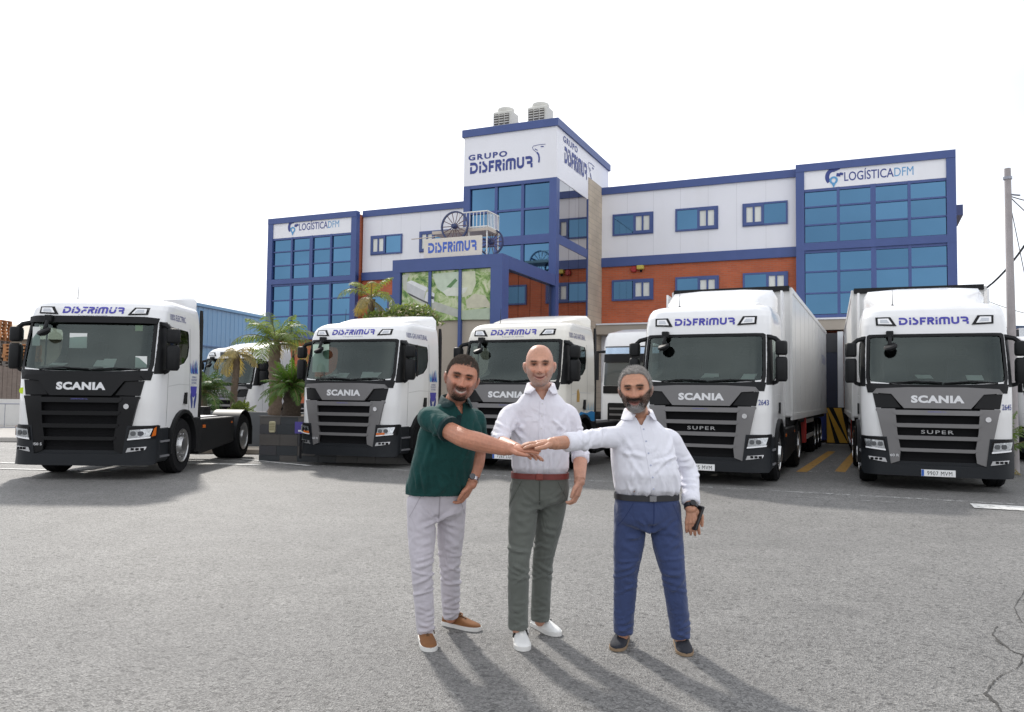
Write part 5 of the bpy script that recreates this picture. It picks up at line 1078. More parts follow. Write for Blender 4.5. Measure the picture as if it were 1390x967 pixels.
def hand(b, w, d, up, thumb, curl=.25, s=1., spread=.10, tcurl=.3, bend=None):
    """five fingered hand. w wrist, d direction to the fingers, up = back of the hand, thumb = +1/-1 side (d x up)"""
    w, d, up = Vector(w), Vector(d).normalized(), Vector(up); up = (up - d * up.dot(d)).normalized(); sd_ = d.cross(up).normalized() * thumb
    K = [w + d * (.088 * s) + sd_ * (x * s) + up * (z * s) for x, z in ((.030, -.002), (.010, .003), (-.010, .001), (-.029, -.005))]
    for k, q in enumerate(K): b.tube([w - d * .02 * s + sd_ * (.012 - .008 * k) * s, w.lerp(q, .5) + up * .004 * s, q], [.019 * s, .0155 * s, .0115 * s], 10)
    b.tube([w - d * .02 * s, w + d * .05 * s, w + d * .085 * s], [(.026 * s, .019 * s), (.036 * s, .015 * s), (.036 * s, .010 * s)][:3], 10) if False else None
    for k, (q, L) in enumerate(zip(K, (.072, .080, .075, .058))):
        p = q.copy(); fd = (d + sd_ * spread * (1 - k * .66)).normalized(); pts = [p - fd * .01]; a = 0
        for j, l in enumerate((.45, .32, .23)):
            a += (bend[k] if bend else curl) * (1.1 if j else .7); v = fd * math.cos(a) - up * math.sin(a); p = p + v * (L * l * s); pts.append(p.copy())
        b.tube(pts, [.0100 * s, .0092 * s, .0086 * s, .0066 * s], 8)
    p = w + d * .022 * s + sd_ * .022 * s; pts = [p]
    v1 = (d * .70 + sd_ * .75 - up * .12).normalized(); p = p + v1 * .042 * s; pts.append(p); v2 = (d * .9 + sd_ * (.45 - tcurl) - up * tcurl * .5).normalized(); p = p + v2 * .032 * s; pts.append(p); p = p + v2 * .024 * s; pts.append(p)
    b.tube(pts, [.016 * s, .0125 * s, .0105 * s, .0075 * s], 8)
def shoe(parent, base, heel, toe, upm, solem, kind, w=.05, L=None):
    heel, toe = Vector(heel), Vector(toe); d = (toe - heel).normalized(); n = Vector((-d.y, d.x, 0)); ln = L or .295; c0 = (heel + toe) / 2 - d * ln / 2; c0.z = 0
    out = [(0, .030), (.03, .036), (.12, .036), (.2, .040), (.35, .041), (.55, .047), (.7, .050), (.82, .047), (.91, .038), (.97, .024), (1, .006)]
    def P(f, x, z): return c0 + d * (f * ln) + n * x + Vector((0, 0, z)) - base
    b = MB(); th = .028 if kind != 'loafer' else .020; R = []
    for f, hw in out: hw = hw * w / .05 + .004; R.append([P(f, -hw, .002), P(f, hw, .002), P(f, hw + .001, th), P(f, -hw - .001, th)])
    b.loft(R); so = b.build('sole', solem, None, ang=50)
    tops = [(0, .062), (.03, .090), (.12, .098), (.25, .094), (.38, .086), (.5, .072), (.65, .058), (.8, .052), (.91, .046), (.97, .038), (1, .030)]
    b = MB(); R = []
    for (f, hw), (_, h) in zip(out, tops):
        hw = hw * w / .05; r = []
        for a in np.linspace(0, math.pi, 11): r.append(P(f, hw * math.copysign(abs(math.cos(a)) ** .75, math.cos(a)), th - .003 + (h - th) * math.sin(a) ** .7))
        R.append(r)
    b.loft(R); u = b.build('shoe', upm, parent, ang=60); so.parent = u
    if kind != 'loafer':
        for k in range(5):
            f = .36 + k * .055; h = np.interp(f, [t[0] for t in tops], [t[1] for t in tops]); b = MB(); b.tube([P(f, -.024, h - .010), P(f + .012, 0, h + .004), P(f, .024, h - .010)], .0042, 5); b.build('lace', solem if kind == 'sneaker' else mat('lace_brown', (.09, .045, .02), .8), u)
        b = MB(); b.tube([P(.34, -.02, .092), P(.30, -.045, .082), P(.38, -.05, .06)], .004, 5); b.tube([P(.34, .02, .092), P(.30, .045, .082), P(.38, .05, .06)], .004, 5); b.build('bow', solem if kind == 'sneaker' else mat('lace_brown', (.09, .045, .02), .8), u)
    if kind == 'sneaker':
        for s in (-1, 1): b = MB(); b.tube([P(.24, s * .0375, .080), P(.38, s * .0445, .038), P(.47, s * .0415, .066)], .007, 5); b.build('side_mark', INK, u)
    else:
        b = MB(); f = .42; b.tube([P(.10, -.030, .096), P(.22, -.036, .092), P(.44, -.025, .084), P(.50, 0, .078), P(.44, .025, .084), P(.22, .036, .092), P(.10, .030, .096)], .005, 5); b.build('rim_seam', upm, u)
    return u
def ring_band(b, o, hw, hd, yaw, z0, z1, th, ex=2.4, n=48, arc_=None, tilt=0):
    c, s = math.cos(yaw), math.sin(yaw); R = []
    for j in range(n + 1):
        a = 2 * math.pi * j / n; ca, sa = math.cos(a), math.sin(a); r = []
        for (e, z) in ((0, z0), (th, z0), (th, z1), (0, z1)):
            x = (hw + e) * math.copysign(abs(ca) ** (2 / ex), ca); y = (hd + e) * math.copysign(abs(sa) ** (2 / ex), sa); r.append((o[0] + c * x - s * y, o[1] + s * x + c * y, z + tilt * x))
        R.append(r)
    b.loft(R, caps=False)
def cloth_mat(name, c, rough=.85, var=.05, weave=900, sheen=.2, trans=0.):
    if name in MATS: return MATS[name]
    m = mat(name, c, rough, var=var, vs=7, bump=.12, bs=weave); b = m.node_tree.nodes['Principled BSDF']; b.inputs['Sheen Weight'].default_value = sheen; b.inputs['Specular IOR Level'].default_value = .2
    n = m.node_tree; tc = [q for q in n.nodes if q.type == 'TEX_COORD'][0]; bn = [q for q in n.nodes if q.type == 'BUMP'][0]
    n2 = n.nodes.new('ShaderNodeTexNoise'); n2.inputs['Scale'].default_value = 6.5; n2.inputs['Detail'].default_value = 2.5; n2.inputs['Distortion'].default_value = .9; mp = n.nodes.new('ShaderNodeMapping'); mp.inputs['Scale'].default_value = (1.2, 1.2, 1.0); mp.inputs['Rotation'].default_value = (.3, .7, 0)
    n.links.new(tc.outputs['Object'], mp.inputs[0]); n.links.new(mp.outputs[0], n2.inputs['Vector']); b2 = n.nodes.new('ShaderNodeBump'); b2.inputs['Strength'].default_value = .75; b2.inputs['Distance'].default_value = .03
    n.links.new(n2.outputs['Fac'], b2.inputs['Height']); n.links.new(bn.outputs[0], b2.inputs['Normal']); n.links.new(b2.outputs[0], b.inputs['Normal']); return m
SKINM = vcol_mat('skin', .46, .10, 70, .35, 160, .10)
def fold(co, a, b_, wd, amp, fw=None):
    a, b_ = np.array(a), np.array(b_); fw = np.array(FWV[0]); co = co - np.outer(co @ fw, fw); a = a - fw * (a @ fw); b_ = b_ - fw * (b_ @ fw); ab = b_ - a; L2 = ab @ ab; t = np.clip(((co - a) @ ab) / L2, -.15, 1.15); d = np.linalg.norm(co - (a + t[:, None] * ab), axis=1)
    tp = np.clip(np.sin(np.pi * np.clip(t * .92 + .04, 0, 1)), 0, 1) ** .6; return amp * tp * (np.exp(-(d / wd) ** 2) - .55 * np.exp(-((d - 1.9 * wd) / wd) ** 2))
FWV = [(0, -1, 0)]
def blades(name, Q, N, ln, wd, m, parent, seed=1):
    r = np.random.default_rng(seed); n = len(Q); side = np.cross(N, r.normal(size=(n, 3))); side /= np.linalg.norm(side, axis=1)[:, None] + 1e-9
    V = np.stack([Q - side * wd / 2, Q + side * wd / 2, Q + N * ln[:, None]], 1).reshape(-1, 3); b = MB(); b.v = [tuple(v) for v in V]; b.f = [(3 * i, 3 * i + 1, 3 * i + 2) for i in range(n)]; b.m = [0] * n
    o = b.build(name, m, parent, smooth=False, fixn=False); o['kind'] = 'stuff'; return o
def person(label, J, C):
    base = Vector(((J['foot'][0][0].x + J['foot'][1][0].x) / 2, (J['foot'][0][0].y + J['foot'][1][0].y) / 2, 0)); t = thing('person', label, 'person', base, 0)
    B = lambda p: Vector(p) - base
    yaw = J['yaw']; pel, nk = B(J['pelvis']), B(J['neck']); S = [B(p) for p in J['sh']]; E_ = [B(p) for p in J['el']]; Wr = [B(p) for p in J['wr']]
    hips = [B(p) for p in J['hip']]; kn = [B(p) for p in J['knee']]; an = [B(p) for p in J['ank']]
    HR = Matrix.Rotation(J['hrot'][2], 3, 'Z') @ Matrix.Rotation(J['hrot'][1], 3, 'Y') @ Matrix.Rotation(J['hrot'][0], 3, 'X'); hc = B(J['head']); hs_ = C['hs']; o = C['face']
    def torso_secs(k, belly):
        prof = C['torso']; out = []
        for (f, hw, hd, fw) in prof:
            c = pel.lerp(nk, f); c = c + Vector((math.sin(yaw), -math.cos(yaw), 0)) * fw; out.append((c, hw + k, hd + k))
        return out
    # --- body, one continuous skin
    b = MB(); sections(b, torso_secs(-.028, 0), yaw); add_head(b, hc, HR, hs_, o)
    hn = hc + HR @ Vector((0, .032, -.070)) * hs_; limb(b, [nk + Vector((0, .01, -.07)), nk + Vector((0, .008, .0)), hn], [.078, .064, .056], 18)
    sl_ = C['sleeve']
    for i in (0, 1):
        ra = C['arm']; limb(b, [nk.lerp(S[i], .5) + Vector((0, 0, -.05)), S[i] + Vector((0, 0, -.02)), E_[i], E_[i].lerp(Wr[i], .35), Wr[i]], [.050, .052 if sl_[i][0] == 'short' else .044, ra[0], ra[2], ra[1]], 14)
        h = J['hand'][i]; sphere(b, Wr[i] + Vector(h['d']).normalized() * .012, (C['arm'][1] * 1.0, C['arm'][1] * 1.0, C['arm'][1] * .92), 10); hand(b, Wr[i], h['d'], h['up'], h['thumb'], h.get('curl', .25), C.get('hand', 1.), h.get('spread', .1), h.get('tcurl', .3), h.get('bend'))
        limb(b, [hips[i] + Vector((0, 0, .05)), hips[i], kn[i], an[i], an[i] - Vector((0, 0, .03))], [.07, .075, .048, .036, .036], 12)
        sphere(b, an[i] + Vector((0, 0, -.03)), (.035, .035, .03), 8)
    me = voxel(b, 'body', .0033, 2, .4); co = getco(me); n = len(co)
    L_ = ((co - np.array(hc)) @ np.array(HR)) / hs_; x, y, z = L_[:, 0], L_[:, 1], L_[:, 2]; ax = np.abs(x); hd_ = (np.linalg.norm(L_ / np.array([.1, .13, .15]), axis=1) < 1.1)
    fr = hd_ & (y < -.02)
    sk = np.array(C['skin']); col = np.tile(sk, (n, 1)); col *= (1 + .07 * snoise(co * 38, 5))[:, None]
    def blend(mask, c): np.copyto(col, col * (1 - mask[:, None]) + np.array(c) * mask[:, None])
    ell = lambda cx_, cz, rx, rz, p=2: np.exp(-((np.abs((ax if cx_ else x) - cx_) / rx) ** p + (np.abs(z - cz) / rz) ** p))
    F = fr.astype(float)
    blend(F * .35 * ell(.042, -.03, .024, .022), sk * np.array([1.08, .72, .66])); blend(F * .3 * ell(0, -.036, .014, .02), sk * np.array([1.05, .72, .66]))
    blend(hd_ * np.clip((ax - .072) / .012, 0, 1) * .35, sk * np.array([1.0, .68, .62]))
    mz = -.073 + o.get('smile', .006) * (ax / .03) ** 2
    st = C.get('stubble')
    if st:
        m = hd_ * np.clip((-.040 - z + .030 * np.clip((ax - .035) / .03, 0, 1.6)) / .012, 0, 1) * (y < .03) * np.clip((z + .145) / .02, 0, 1)
        blend(m * st[1], st[0])
    gt = C.get('goatee')
    if gt:
        zz = z - mz
        mu = np.exp(-(np.abs(ax / .031) ** 4) - ((zz - .0165) / .0085) ** 2); sd_ = np.exp(-((ax - .034) / .009) ** 2 - ((zz + .012) / .024) ** 2); chn = np.exp(-(ax / .032) ** 4 - ((zz + .038) / .017) ** 2)
        blend(F * np.clip(mu * 1.25, 0, 1) * gt['a'], gt['mus']); blend(F * np.clip(sd_, 0, 1) * gt['a'], gt['side']); blend(F * np.clip(chn * 1.2, 0, 1) * gt['a'], gt['chin'])
    lip = np.exp(-(ax / .034) ** 4) * np.exp(-((z - mz + .001) / .011) ** 4); blend(F * lip * .8, C['lip'])
    if C.get('teeth'): blend(F * np.exp(-(ax / .026) ** 4) * np.exp(-((z - mz - .001) / .0060) ** 4) * .95, (.62, .58, .52))
    blend(F * .95 * np.exp(-(ax / .036) ** 6) * np.exp(-((z - mz - (.0075 if C.get('teeth') else 0)) / .0028) ** 2), (.10, .03, .025))
    blend(F * .70 * np.exp(-((ax - .031) / .021) ** 4 - ((z - .004) / .0095) ** 4), sk * np.array([.50, .40, .38]))  # eye sockets painted darker, brow shadow put into the skin colour
    blend(F * .9 * np.exp(-((ax - .032) / .0125) ** 4 - ((z - .0025) / .0026) ** 4), (.20, .16, .14)); blend(F * np.exp(-((ax - .0318) / .0062) ** 4 - ((z - .003) / .0036) ** 4), (.025, .016, .012))  # eye whites painted dim, shade of the squint in the colour; dark iris
    blend(F * .8 * np.exp(-((ax - .032) / .015) ** 6 - ((z - .0088) / .0030) ** 2), (.05, .03, .02))
    blend(F * C.get('browa', .8) * np.exp(-((ax - .032) / .019) ** 6 - ((z - .0235 + .10 * np.abs(ax - .03)) / .0058) ** 2), C['brow'])
    blend(F * .35 * np.exp(-((ax - .033 - .3 * np.clip(-.04 - z, 0, .04)) / .0045) ** 2 - ((z + .052) / .018) ** 2), sk * np.array([.6, .45, .42])); blend(F * .8 * np.exp(-((ax - .0085) / .005) ** 2 - ((z + .047) / .003) ** 2), sk * np.array([.35, .22, .2]))  # shade of smile creases and nostrils painted into the skin
    cs = C.get('scalp')
    if cs:
        h = np.interp(y, [q[0] for q in cs[0]], [q[1] for q in cs[0]]); blend(hd_ * np.clip((z - h) / .012, 0, 1) * cs[2], cs[1])
    ca = me.color_attributes.new('col', 'FLOAT_COLOR', 'POINT'); ca.data.foreach_set('color', np.concatenate([np.clip(col, 0, 1), np.ones((n, 1))], 1).ravel()); me.materials.append(SKINM)
    link('body', me, t)
    # --- shirt
    b = MB(); ts = torso_secs(0, 0); sections(b, ts, yaw)
    sl = C['sleeve']
    for i in (0, 1):
        k, end = sl[i]; mid = nk.lerp(S[i], .52) + Vector((0, 0, -.055))
        if k == 'short': e = S[i].lerp(E_[i], end); limb(b, [mid, S[i] + Vector((0, 0, -.012)), S[i].lerp(E_[i], end * .5), e], [.066, .074, .072, .074], 20)
        else: e = E_[i].lerp(Wr[i], end); limb(b, [mid, S[i] + Vector((0, 0, -.012)), S[i].lerp(E_[i], .5), E_[i], e], [.064, .068, .062, .058, .054], 20)
    me = voxel(b, 'shirt', .0068, 9, .5); co = getco(me); no = getno(me)
    w = np.zeros(len(co))
    def ridge(q, sd): return 1 - 2 * np.abs(snoise(q, sd))
    w += .004 * snoise(co * np.array([11, 11, 8]), C['seed']) + .0015 * np.clip(ridge(co * np.array([16, 16, 11]) @ np.array([[1, 0, .5], [0, 1, 0], [-.5, 0, 1]]), C['seed'] + 1), -.5, 1)
    wz = np.array(pel)[2]; hem = C['hem']
    near = np.exp(-((co[:, 2] - hem - .05) / .07) ** 2); w += near * .006 * snoise(co * np.array([30, 30, 14]), C['seed'] + 2)
    rf = random.Random(C['seed']); fwv = Vector((math.sin(yaw), -math.cos(yaw), 0)); rtv = Vector((math.cos(yaw), math.sin(yaw), 0))
    for i in (0, 1):
        sg = -1 if i == 0 else 1; arm_pit = S[i] + rtv * (-sg * .03) + Vector((0, 0, -.10)) + fwv * .08
        for k in range(5):
            tgt = pel.lerp(nk, rf.uniform(.12, .75)) + rtv * (sg * rf.uniform(-.05, .14)) + fwv * .14; e2 = arm_pit.lerp(tgt, rf.uniform(.45, .85)); w += fold(co, arm_pit, e2, rf.uniform(.009, .015), rf.uniform(.005, .009))
        w += fold(co, S[i] + fwv * .06 + Vector((0, 0, .03)), S[i] + rtv * (-sg * .09) + fwv * .12 + Vector((0, 0, -.12)), .014, .006)
        if sl[i][0] == 'long':
            ad = (Wr[i] - E_[i]).normalized(); ud = (E_[i] - S[i]).normalized()
            for k in range(7):
                c0 = E_[i] - ud * rf.uniform(-.02, .17) if k < 4 else E_[i] + ad * rf.uniform(0, .07); sd2 = Vector((rf.uniform(-1, 1), -.7, rf.uniform(-1, 1))).normalized(); sd2 = (sd2 - ud * sd2.dot(ud)).normalized(); tw = ud.cross(sd2) * .055
                w += fold(co, c0 + sd2 * .05 - tw + ud * .02, c0 + sd2 * .05 + tw - ud * .02, .009, .006)
        else:
            for k in range(3): c0 = S[i].lerp(E_[i], rf.uniform(.15, .5)) + fwv * .07; w += fold(co, c0 + Vector((0, 0, .05)), c0 + Vector((sg * .02, 0, -.06)), .011, .005)
    for k in range(12):
        x_ = rf.uniform(-.17, .17); c0 = Vector((pel.x, pel.y, hem + rf.uniform(.02, .04))) + rtv * x_ + fwv * .14; w += fold(co, c0, c0 + Vector((rf.uniform(-.03, .03), 0, rf.uniform(.08, .2))), rf.uniform(.008, .014), rf.uniform(.004, .008))
    co = co + no * w[:, None]; setco(me, co)
    bm = bmesh.new(); bm.from_mesh(me); cw, sw_ = math.cos(yaw), math.sin(yaw); vn = C['vneck']; vb = B(J['vee'])
    dele = []
    for f in bm.faces:
        c = f.calc_center_median(); qx = c.x - nk.x; qy = c.y - nk.y; lx = cw * qx + sw_ * qy; ly = -sw_ * qx + cw * qy
        if c.z < hem: dele.append(f); continue
        vx = cw * (c.x - vb.x) + sw_ * (c.y - vb.y)
        cz_ = vb.z; xx = lx * 1. - (0 if c.z > nk.z + .02 else 0)
        tt = (c.z - vb.z) / max(.01, nk.z + .05 - vb.z)
        if ly < .0 and 0 < tt < 1.6:
            cxl = (cw * (vb.x - nk.x) + sw_ * (vb.y - nk.y)) * (1 - min(1, tt)); 
            if abs(lx - cxl) < vn * min(1.15, tt): dele.append(f); continue
        if c.z > nk.z + .03 and (lx * lx + ly * ly) < .10 ** 2: dele.append(f)
    bmesh.ops.delete(bm, geom=dele, context='FACES'); bmesh.ops.delete(bm, geom=[v for v in bm.verts if not v.link_faces], context='VERTS')
    bd = [e for e in bm.edges if e.is_boundary]; bvs = list({v for e in bd for v in e.verts})
    for _ in range(4): bmesh.ops.smooth_vert(bm, verts=bvs, factor=.5, use_axis_x=True, use_axis_y=True, use_axis_z=True)
    bm.to_mesh(me); tree = BVHTree.FromBMesh(bm); bm.free(); me.materials.append(C['shirtm']); me.shade_smooth(); shirt = link('shirt', me, t)
    so = shirt.modifiers.new('thickness', 'SOLIDIFY'); so.thickness = .004; so.offset = -1
    # collar
    b = MB(); nn = 26; R = []; cr_ = C.get('collar', 1.)
    nc = nk + Vector((0, .006, .012)); cxv = vb - nc
    for j in range(nn + 1):
        a = math.radians(-152 + 304 * j / nn); f = abs(a) / math.radians(152); ox = math.sin(a); oy = math.cos(a); fr_ = max(0, (f - .55) / .45)
        def Q(r, zz, pull):
            lx, ly = ox * r, oy * r * .92; p = nc + Vector((cw * lx - sw_ * ly, sw_ * lx + cw * ly, zz)); tgt = vb + Vector((math.copysign(.042 + .032 * pull, ox) * cw, -.004, .055)); return p.lerp(tgt, fr_ * .66 * (1 if pull < .5 else .8)) 
        i0 = Q(.070, .030 - .025 * f, 0); i1 = Q(.076, .046 - .036 * f, 0); o1 = Q(.086 * cr_, .044 - .038 * f, .2); o0 = Q(.104 * cr_ + .012 * fr_, -.012 - .040 * f, 1.); R.append([i0, i1, o1, o0, o0 + Vector((0, 0, -.004)), Q(.082, .03 - .03 * f, .2)])
    b.loft(R); b.build('collar', C['collarm'], shirt, ang=60)
    # placket and buttons pressed on the shirt front
    fw_ = Vector((math.sin(yaw), -math.cos(yaw), 0)); rt = Vector((cw, sw_, 0)); V = []; z0 = hem + .02 if C['placket'] == 'full' else vb.z - .11
    zz = np.linspace(vb.z - .005, z0, 26); pts_ = []
    for k, z_ in enumerate(zz):
        f = (z_ - pel.z) / (nk.z - pel.z); c = pel.lerp(nk, f); c = Vector((c.x, c.y, z_)); fx = (vb - nk).dot(rt) * max(0, min(1, f)) ; row = []
        for dx in (-.016, -.014, .014, .016):
            hit = tree.ray_cast(c + rt * (dx + fx) + fw_ * .6, -fw_); row.append((hit[0] or (c + rt * dx + fw_ * .12)) + fw_ * (.0045 if abs(dx) < .015 else .0))
        pts_.append(row)
    b = MB(); k0 = len(b.v)
    for r in pts_: b.v += [tuple(p) for p in r]
    for i in range(len(pts_) - 1):
        for j in range(3): b.f.append((i * 4 + j, i * 4 + j + 1, i * 4 + 5 + j, i * 4 + 4 + j)); b.m.append(0)
    pk = b.build('placket', C['collarm'], shirt, fixn=False)
    for k in range(1, len(pts_), 4 if C['placket'] == 'full' else 9):
        p = (pts_[k][1] + pts_[k][2]) / 2; b = MB(); b.lathe([(.0055, -.003), (.0055, .001)], p, 'y', 8); b.build('button', C['buttonm'], pk)
    if C.get('cuff'):
        for i in (0, 1):
            e = E_[i].lerp(Wr[i], sl[i][1]); dd = (Wr[i] - E_[i]).normalized(); b = MB(); b.tube([e - dd * .065, e - dd * .055, e - dd * .004, e + dd * .006], [.048, .0570, .0575, .047], 22); b.build('cuff', C['shirtm'], shirt, ang=50)
    if C.get('hemband'):
        for i in (0, 1):
            if sl[i][0] == 'short': e = S[i].lerp(E_[i], sl[i][1]); dd = (E_[i] - S[i]).normalized(); b = MB(); b.tube([e - dd * .024, e - dd * .02, e + dd * .002, e + dd * .004], [.066, .0785, .0785, .058], 22); b.build('sleeve_band', C['collarm'], shirt, ang=50)
    # --- trousers
    b = MB(); bz = C['belt']; pw = C['pel']
    bc = pel.lerp(nk, (bz - pel.z) / (nk.z - pel.z)); hm = (hips[0] + hips[1]) / 2
    sections(b, [((hm.x, hm.y, hm.z - .075), pw[0] * .62, pw[1] * .6), ((hm.x, hm.y, hm.z - .03), pw[0] * .98, pw[1] * .98), ((hm.x, hm.y, hm.z + .03), pw[0] * 1.02, pw[1] * 1.02), (pel.lerp(bc, .5), pw[0] * 1.0, pw[1]), (bc, pw[0] * .97, pw[1] * .96), (bc + Vector((0, 0, .012)), pw[0] * .97, pw[1] * .96)], yaw)
    lr = C['leg']
    for i in (0, 1): limb(b, [hips[i] + Vector((0, 0, .07)), hips[i].lerp(kn[i], .5), kn[i], kn[i].lerp(an[i], .45), an[i] - Vector((0, 0, C.get('break', .015)))], lr, 22)
    me = voxel(b, 'trousers', .0068, 22, .5); co = getco(me); no = getno(me); w = .0035 * snoise(co * np.array([16, 16, 9]), C['seed'] + 9) + .002 * np.clip(1 - 2 * np.abs(snoise(co * np.array([18, 18, 22]), C['seed'] + 12)), -.5, 1)
    w *= .6; hm0 = (hips[0] + hips[1]) / 2; cro = hm0 + Vector((0, -.09, -.07))
    for i in (0, 1):
        sg = -1 if i == 0 else 1
        for k in range(5): e2 = hips[i] + rtv * (sg * rf.uniform(-.02, .07)) + fwv * .10 + Vector((0, 0, rf.uniform(-.14, .06))); w += fold(co, cro, cro.lerp(e2, rf.uniform(.7, 1.1)), .011, rf.uniform(.004, .008))
        for k in range(7):
            zc = rf.uniform(-.14, .10); c0 = kn[i] + Vector((0, 0, zc)) + fwv * .068 + rtv * rf.uniform(-.03, .03); tl_ = rf.uniform(-.05, .05); hw_ = rf.uniform(.04, .09); w += fold(co, c0 - rtv * hw_ - Vector((0, 0, tl_)), c0 + rtv * hw_ + Vector((0, 0, tl_)), rf.uniform(.008, .013), rf.uniform(.004, .008))
        for k in range(7):
            zc = .01 + k * .024 + rf.uniform(-.008, .008); c0 = an[i] + Vector((0, 0, zc)) + fwv * .058; tl_ = rf.uniform(-.03, .03); w += fold(co, c0 - rtv * .055 - Vector((0, 0, tl_)), c0 + rtv * .055 + Vector((0, 0, tl_)), .010, rf.uniform(.004, .008) * (1 - k * .09))
        for k in range(4): c0 = hips[i].lerp(kn[i], rf.uniform(.2, .7)) + fwv * .085; w += fold(co, c0 + rtv * .05, c0 - rtv * .05 + Vector((0, 0, rf.uniform(-.08, .08))), .014, .005)
    setco(me, co + no * w[:, None]); me.materials.append(C['trousm']); trs = link('trousers', me, t)
    if C.get('beltm'):
        b = MB(); ring_band(b, bc, pw[0] * .985, pw[1] * .975, yaw, bz - .022, bz + .014, .006); bl = b.build('belt', C['beltm'], t)
        p = bc + fw_ * (pw[1] * .975 + .010) + rt * .0; b = MB(); b.box((0, 0, 0), (.046, .010, .040)); q = b.build('buckle', C['bucklem'], bl, bevel=.004); q.location = (p.x, p.y, bz - .004); q.rotation_euler = (0, 0, yaw)
    tree2 = BVHTree.FromPolygons([tuple(v) for v in (co + no * w[:, None])], [tuple(p.vertices) for p in me.polygons])
    b = MB(); rows_ = []
    for z_ in np.linspace(bz - .03, hm.z - .05, 12):
        row = []
        for dx in (-.004, .004): hit = tree2.ray_cast(Vector((hm.x, hm.y, z_)) + rt * dx + fw_ * .6, -fw_); row.append((hit[0] or Vector((hm.x, hm.y, z_)) + fw_ * .11) + fw_ * .0015)
        rows_.append(row)
    for r in rows_: b.v += [tuple(p) for p in r]
    for i in range(len(rows_) - 1): b.f.append((2 * i, 2 * i + 1, 2 * i + 3, 2 * i + 2)); b.m.append(0)
    b.build('fly_seam', mat(C['trousm'].name + '_seam', C['seamc'], .9), trs, fixn=False)
    for sg in (-1, 1):
        b = MB(); rows_ = []
        for k in range(9):
            f_ = k / 8; c0 = Vector((hm.x, hm.y, bz - .035 - .15 * f_)) + rt * (sg * (pw[0] * .62 + .075 * f_)); row = []
            for dx in (-.0018, .0018): hit = tree2.ray_cast(c0 + rt * dx + fw_ * .6, -fw_); row.append((hit[0] or c0 + fw_ * .08) + fw_ * .0015)
            rows_.append(row)
        for r in rows_: b.v += [tuple(p) for p in r]
        for i in range(8): b.f.append((2 * i, 2 * i + 1, 2 * i + 3, 2 * i + 2)); b.m.append(0)
        b.build('pocket_seam', MATS[C['trousm'].name + '_seam'], trs, fixn=False)
    # --- shoes
    for i in (0, 1): shoe(t, base, J['foot'][i][0], J['foot'][i][1], C['shoem'], C['solem'], C['shoe'])
    # --- hair
    if C.get('hair'):
        for k, (th, hl, m, nm) in enumerate(C['hair']): hair_shell(nm, hc, HR, hs_, o, th, hl, m, t, Vector((0, 0, 0)), C['seed'] + 31 + k)
    r = np.random.default_rng(C['seed']); D = r.normal(size=(60000, 3)); D /= np.linalg.norm(D, axis=1)[:, None]; P = head_fn(D, o); Nn = P / np.array([.0795, .098, .12]) ** 2; Nn /= np.linalg.norm(Nn, axis=1)[:, None]
    X, Y, Z = P[:, 0], P[:, 1], P[:, 2]; AX = np.abs(X); MZ = -.073 + o.get('smile', .006) * (AX / .03) ** 2
    def put(name, mask, n, ln, dirf, m, wd=.0016, lift=0.):
        idx = np.nonzero(r.random(len(P)) < mask)[0][:n]; Q = (P[idx] + Nn[idx] * lift) * hs_; v = dirf(P[idx], Nn[idx]) + r.normal(size=(len(idx), 3)) * .22; v /= np.linalg.norm(v, axis=1)[:, None]
        Rn = np.array(HR); Q = Q @ Rn.T + np.array(hc); v = v @ Rn.T; blades(name, Q, v, ln * hs_ * r.uniform(.6, 1.2, len(idx)), wd, m, t, C['seed'])
    if C.get('strand'):
        hl, ln, comb, m, lift = C['strand']; h = np.interp(Y, [q[0] for q in hl], [q[1] for q in hl]); k = np.clip((Z - h + .006) / .016, 0, 1)
        put('hair_strands', k, 15000, ln, lambda p, n_: n_ * comb[0] + np.array(comb[1]), m, .0018, lift)
    put('eyebrow', (Y < -.03) * np.exp(-((AX - .032) / .019) ** 6 - ((Z - .0235 + .10 * np.abs(AX - .03)) / .005) ** 2) * C.get('browa', .8), 900, .007, lambda p, n_: n_ * .5 + np.stack([np.sign(p[:, 0]) * .9, 0 * p[:, 0], .25 + 0 * p[:, 0]], 1), C['browm'], .0013)
    if C.get('beard'):
        for (nm, kind, ln, m, n_) in C['beard']:
            zz = Z - MZ; fr2 = (Y < .0)
            mk = {'mus': fr2 * np.exp(-(AX / .031) ** 4 - ((zz - .0165) / .0085) ** 2), 'chin': fr2 * np.clip(1.3 * np.exp(-(AX / .036) ** 4 - ((zz + .040) / .02) ** 2), 0, 1), 'side': (Y < .03) * np.clip((-.040 - Z + .032 * np.clip((AX - .035) / .03, 0, 1.7)) / .012, 0, 1) * (AX > .028) * np.clip((Z + .125) / .02, 0, 1), 'gsd': fr2 * np.exp(-((AX - .034) / .008) ** 2 - ((zz + .012) / .024) ** 2)}[kind]
            put(nm, mk, n_, ln, lambda p, q: q * .7 + np.array([0, -.2, -.8]), m, .0015)
    return t, base
def watch(t, base, wr, el, strap, face_, r=.036, off=.02, fdir=(0, -1, 0)):
    wr, el = Vector(wr) - base, Vector(el) - base; d = (wr - el).normalized(); c = wr - d * off; b = MB(); b.tube([c - d * .013, c - d * .011, c + d * .011, c + d * .013], [r - .008, r, r, r - .008], 20); o = b.build('watch', strap, t)
    f = Vector(fdir); f = (f - d * f.dot(d)).normalized(); b = MB(); b.tube([c + f * (r - .006), c + f * (r + .009)], .019, 16); b.build('watch_face', face_, o)
HL_SHORT = [(-.12, .080), (-.085, .074), (-.055, .058), (-.035, .030), (-.012, .002), (.012, .002), (.03, -.02), (.055, -.05), (.1, -.058)]
SKIN_A = (.48, .215, .135); SKIN_B = (.54, .280, .190); SKIN_C = (.49, .245, .155)
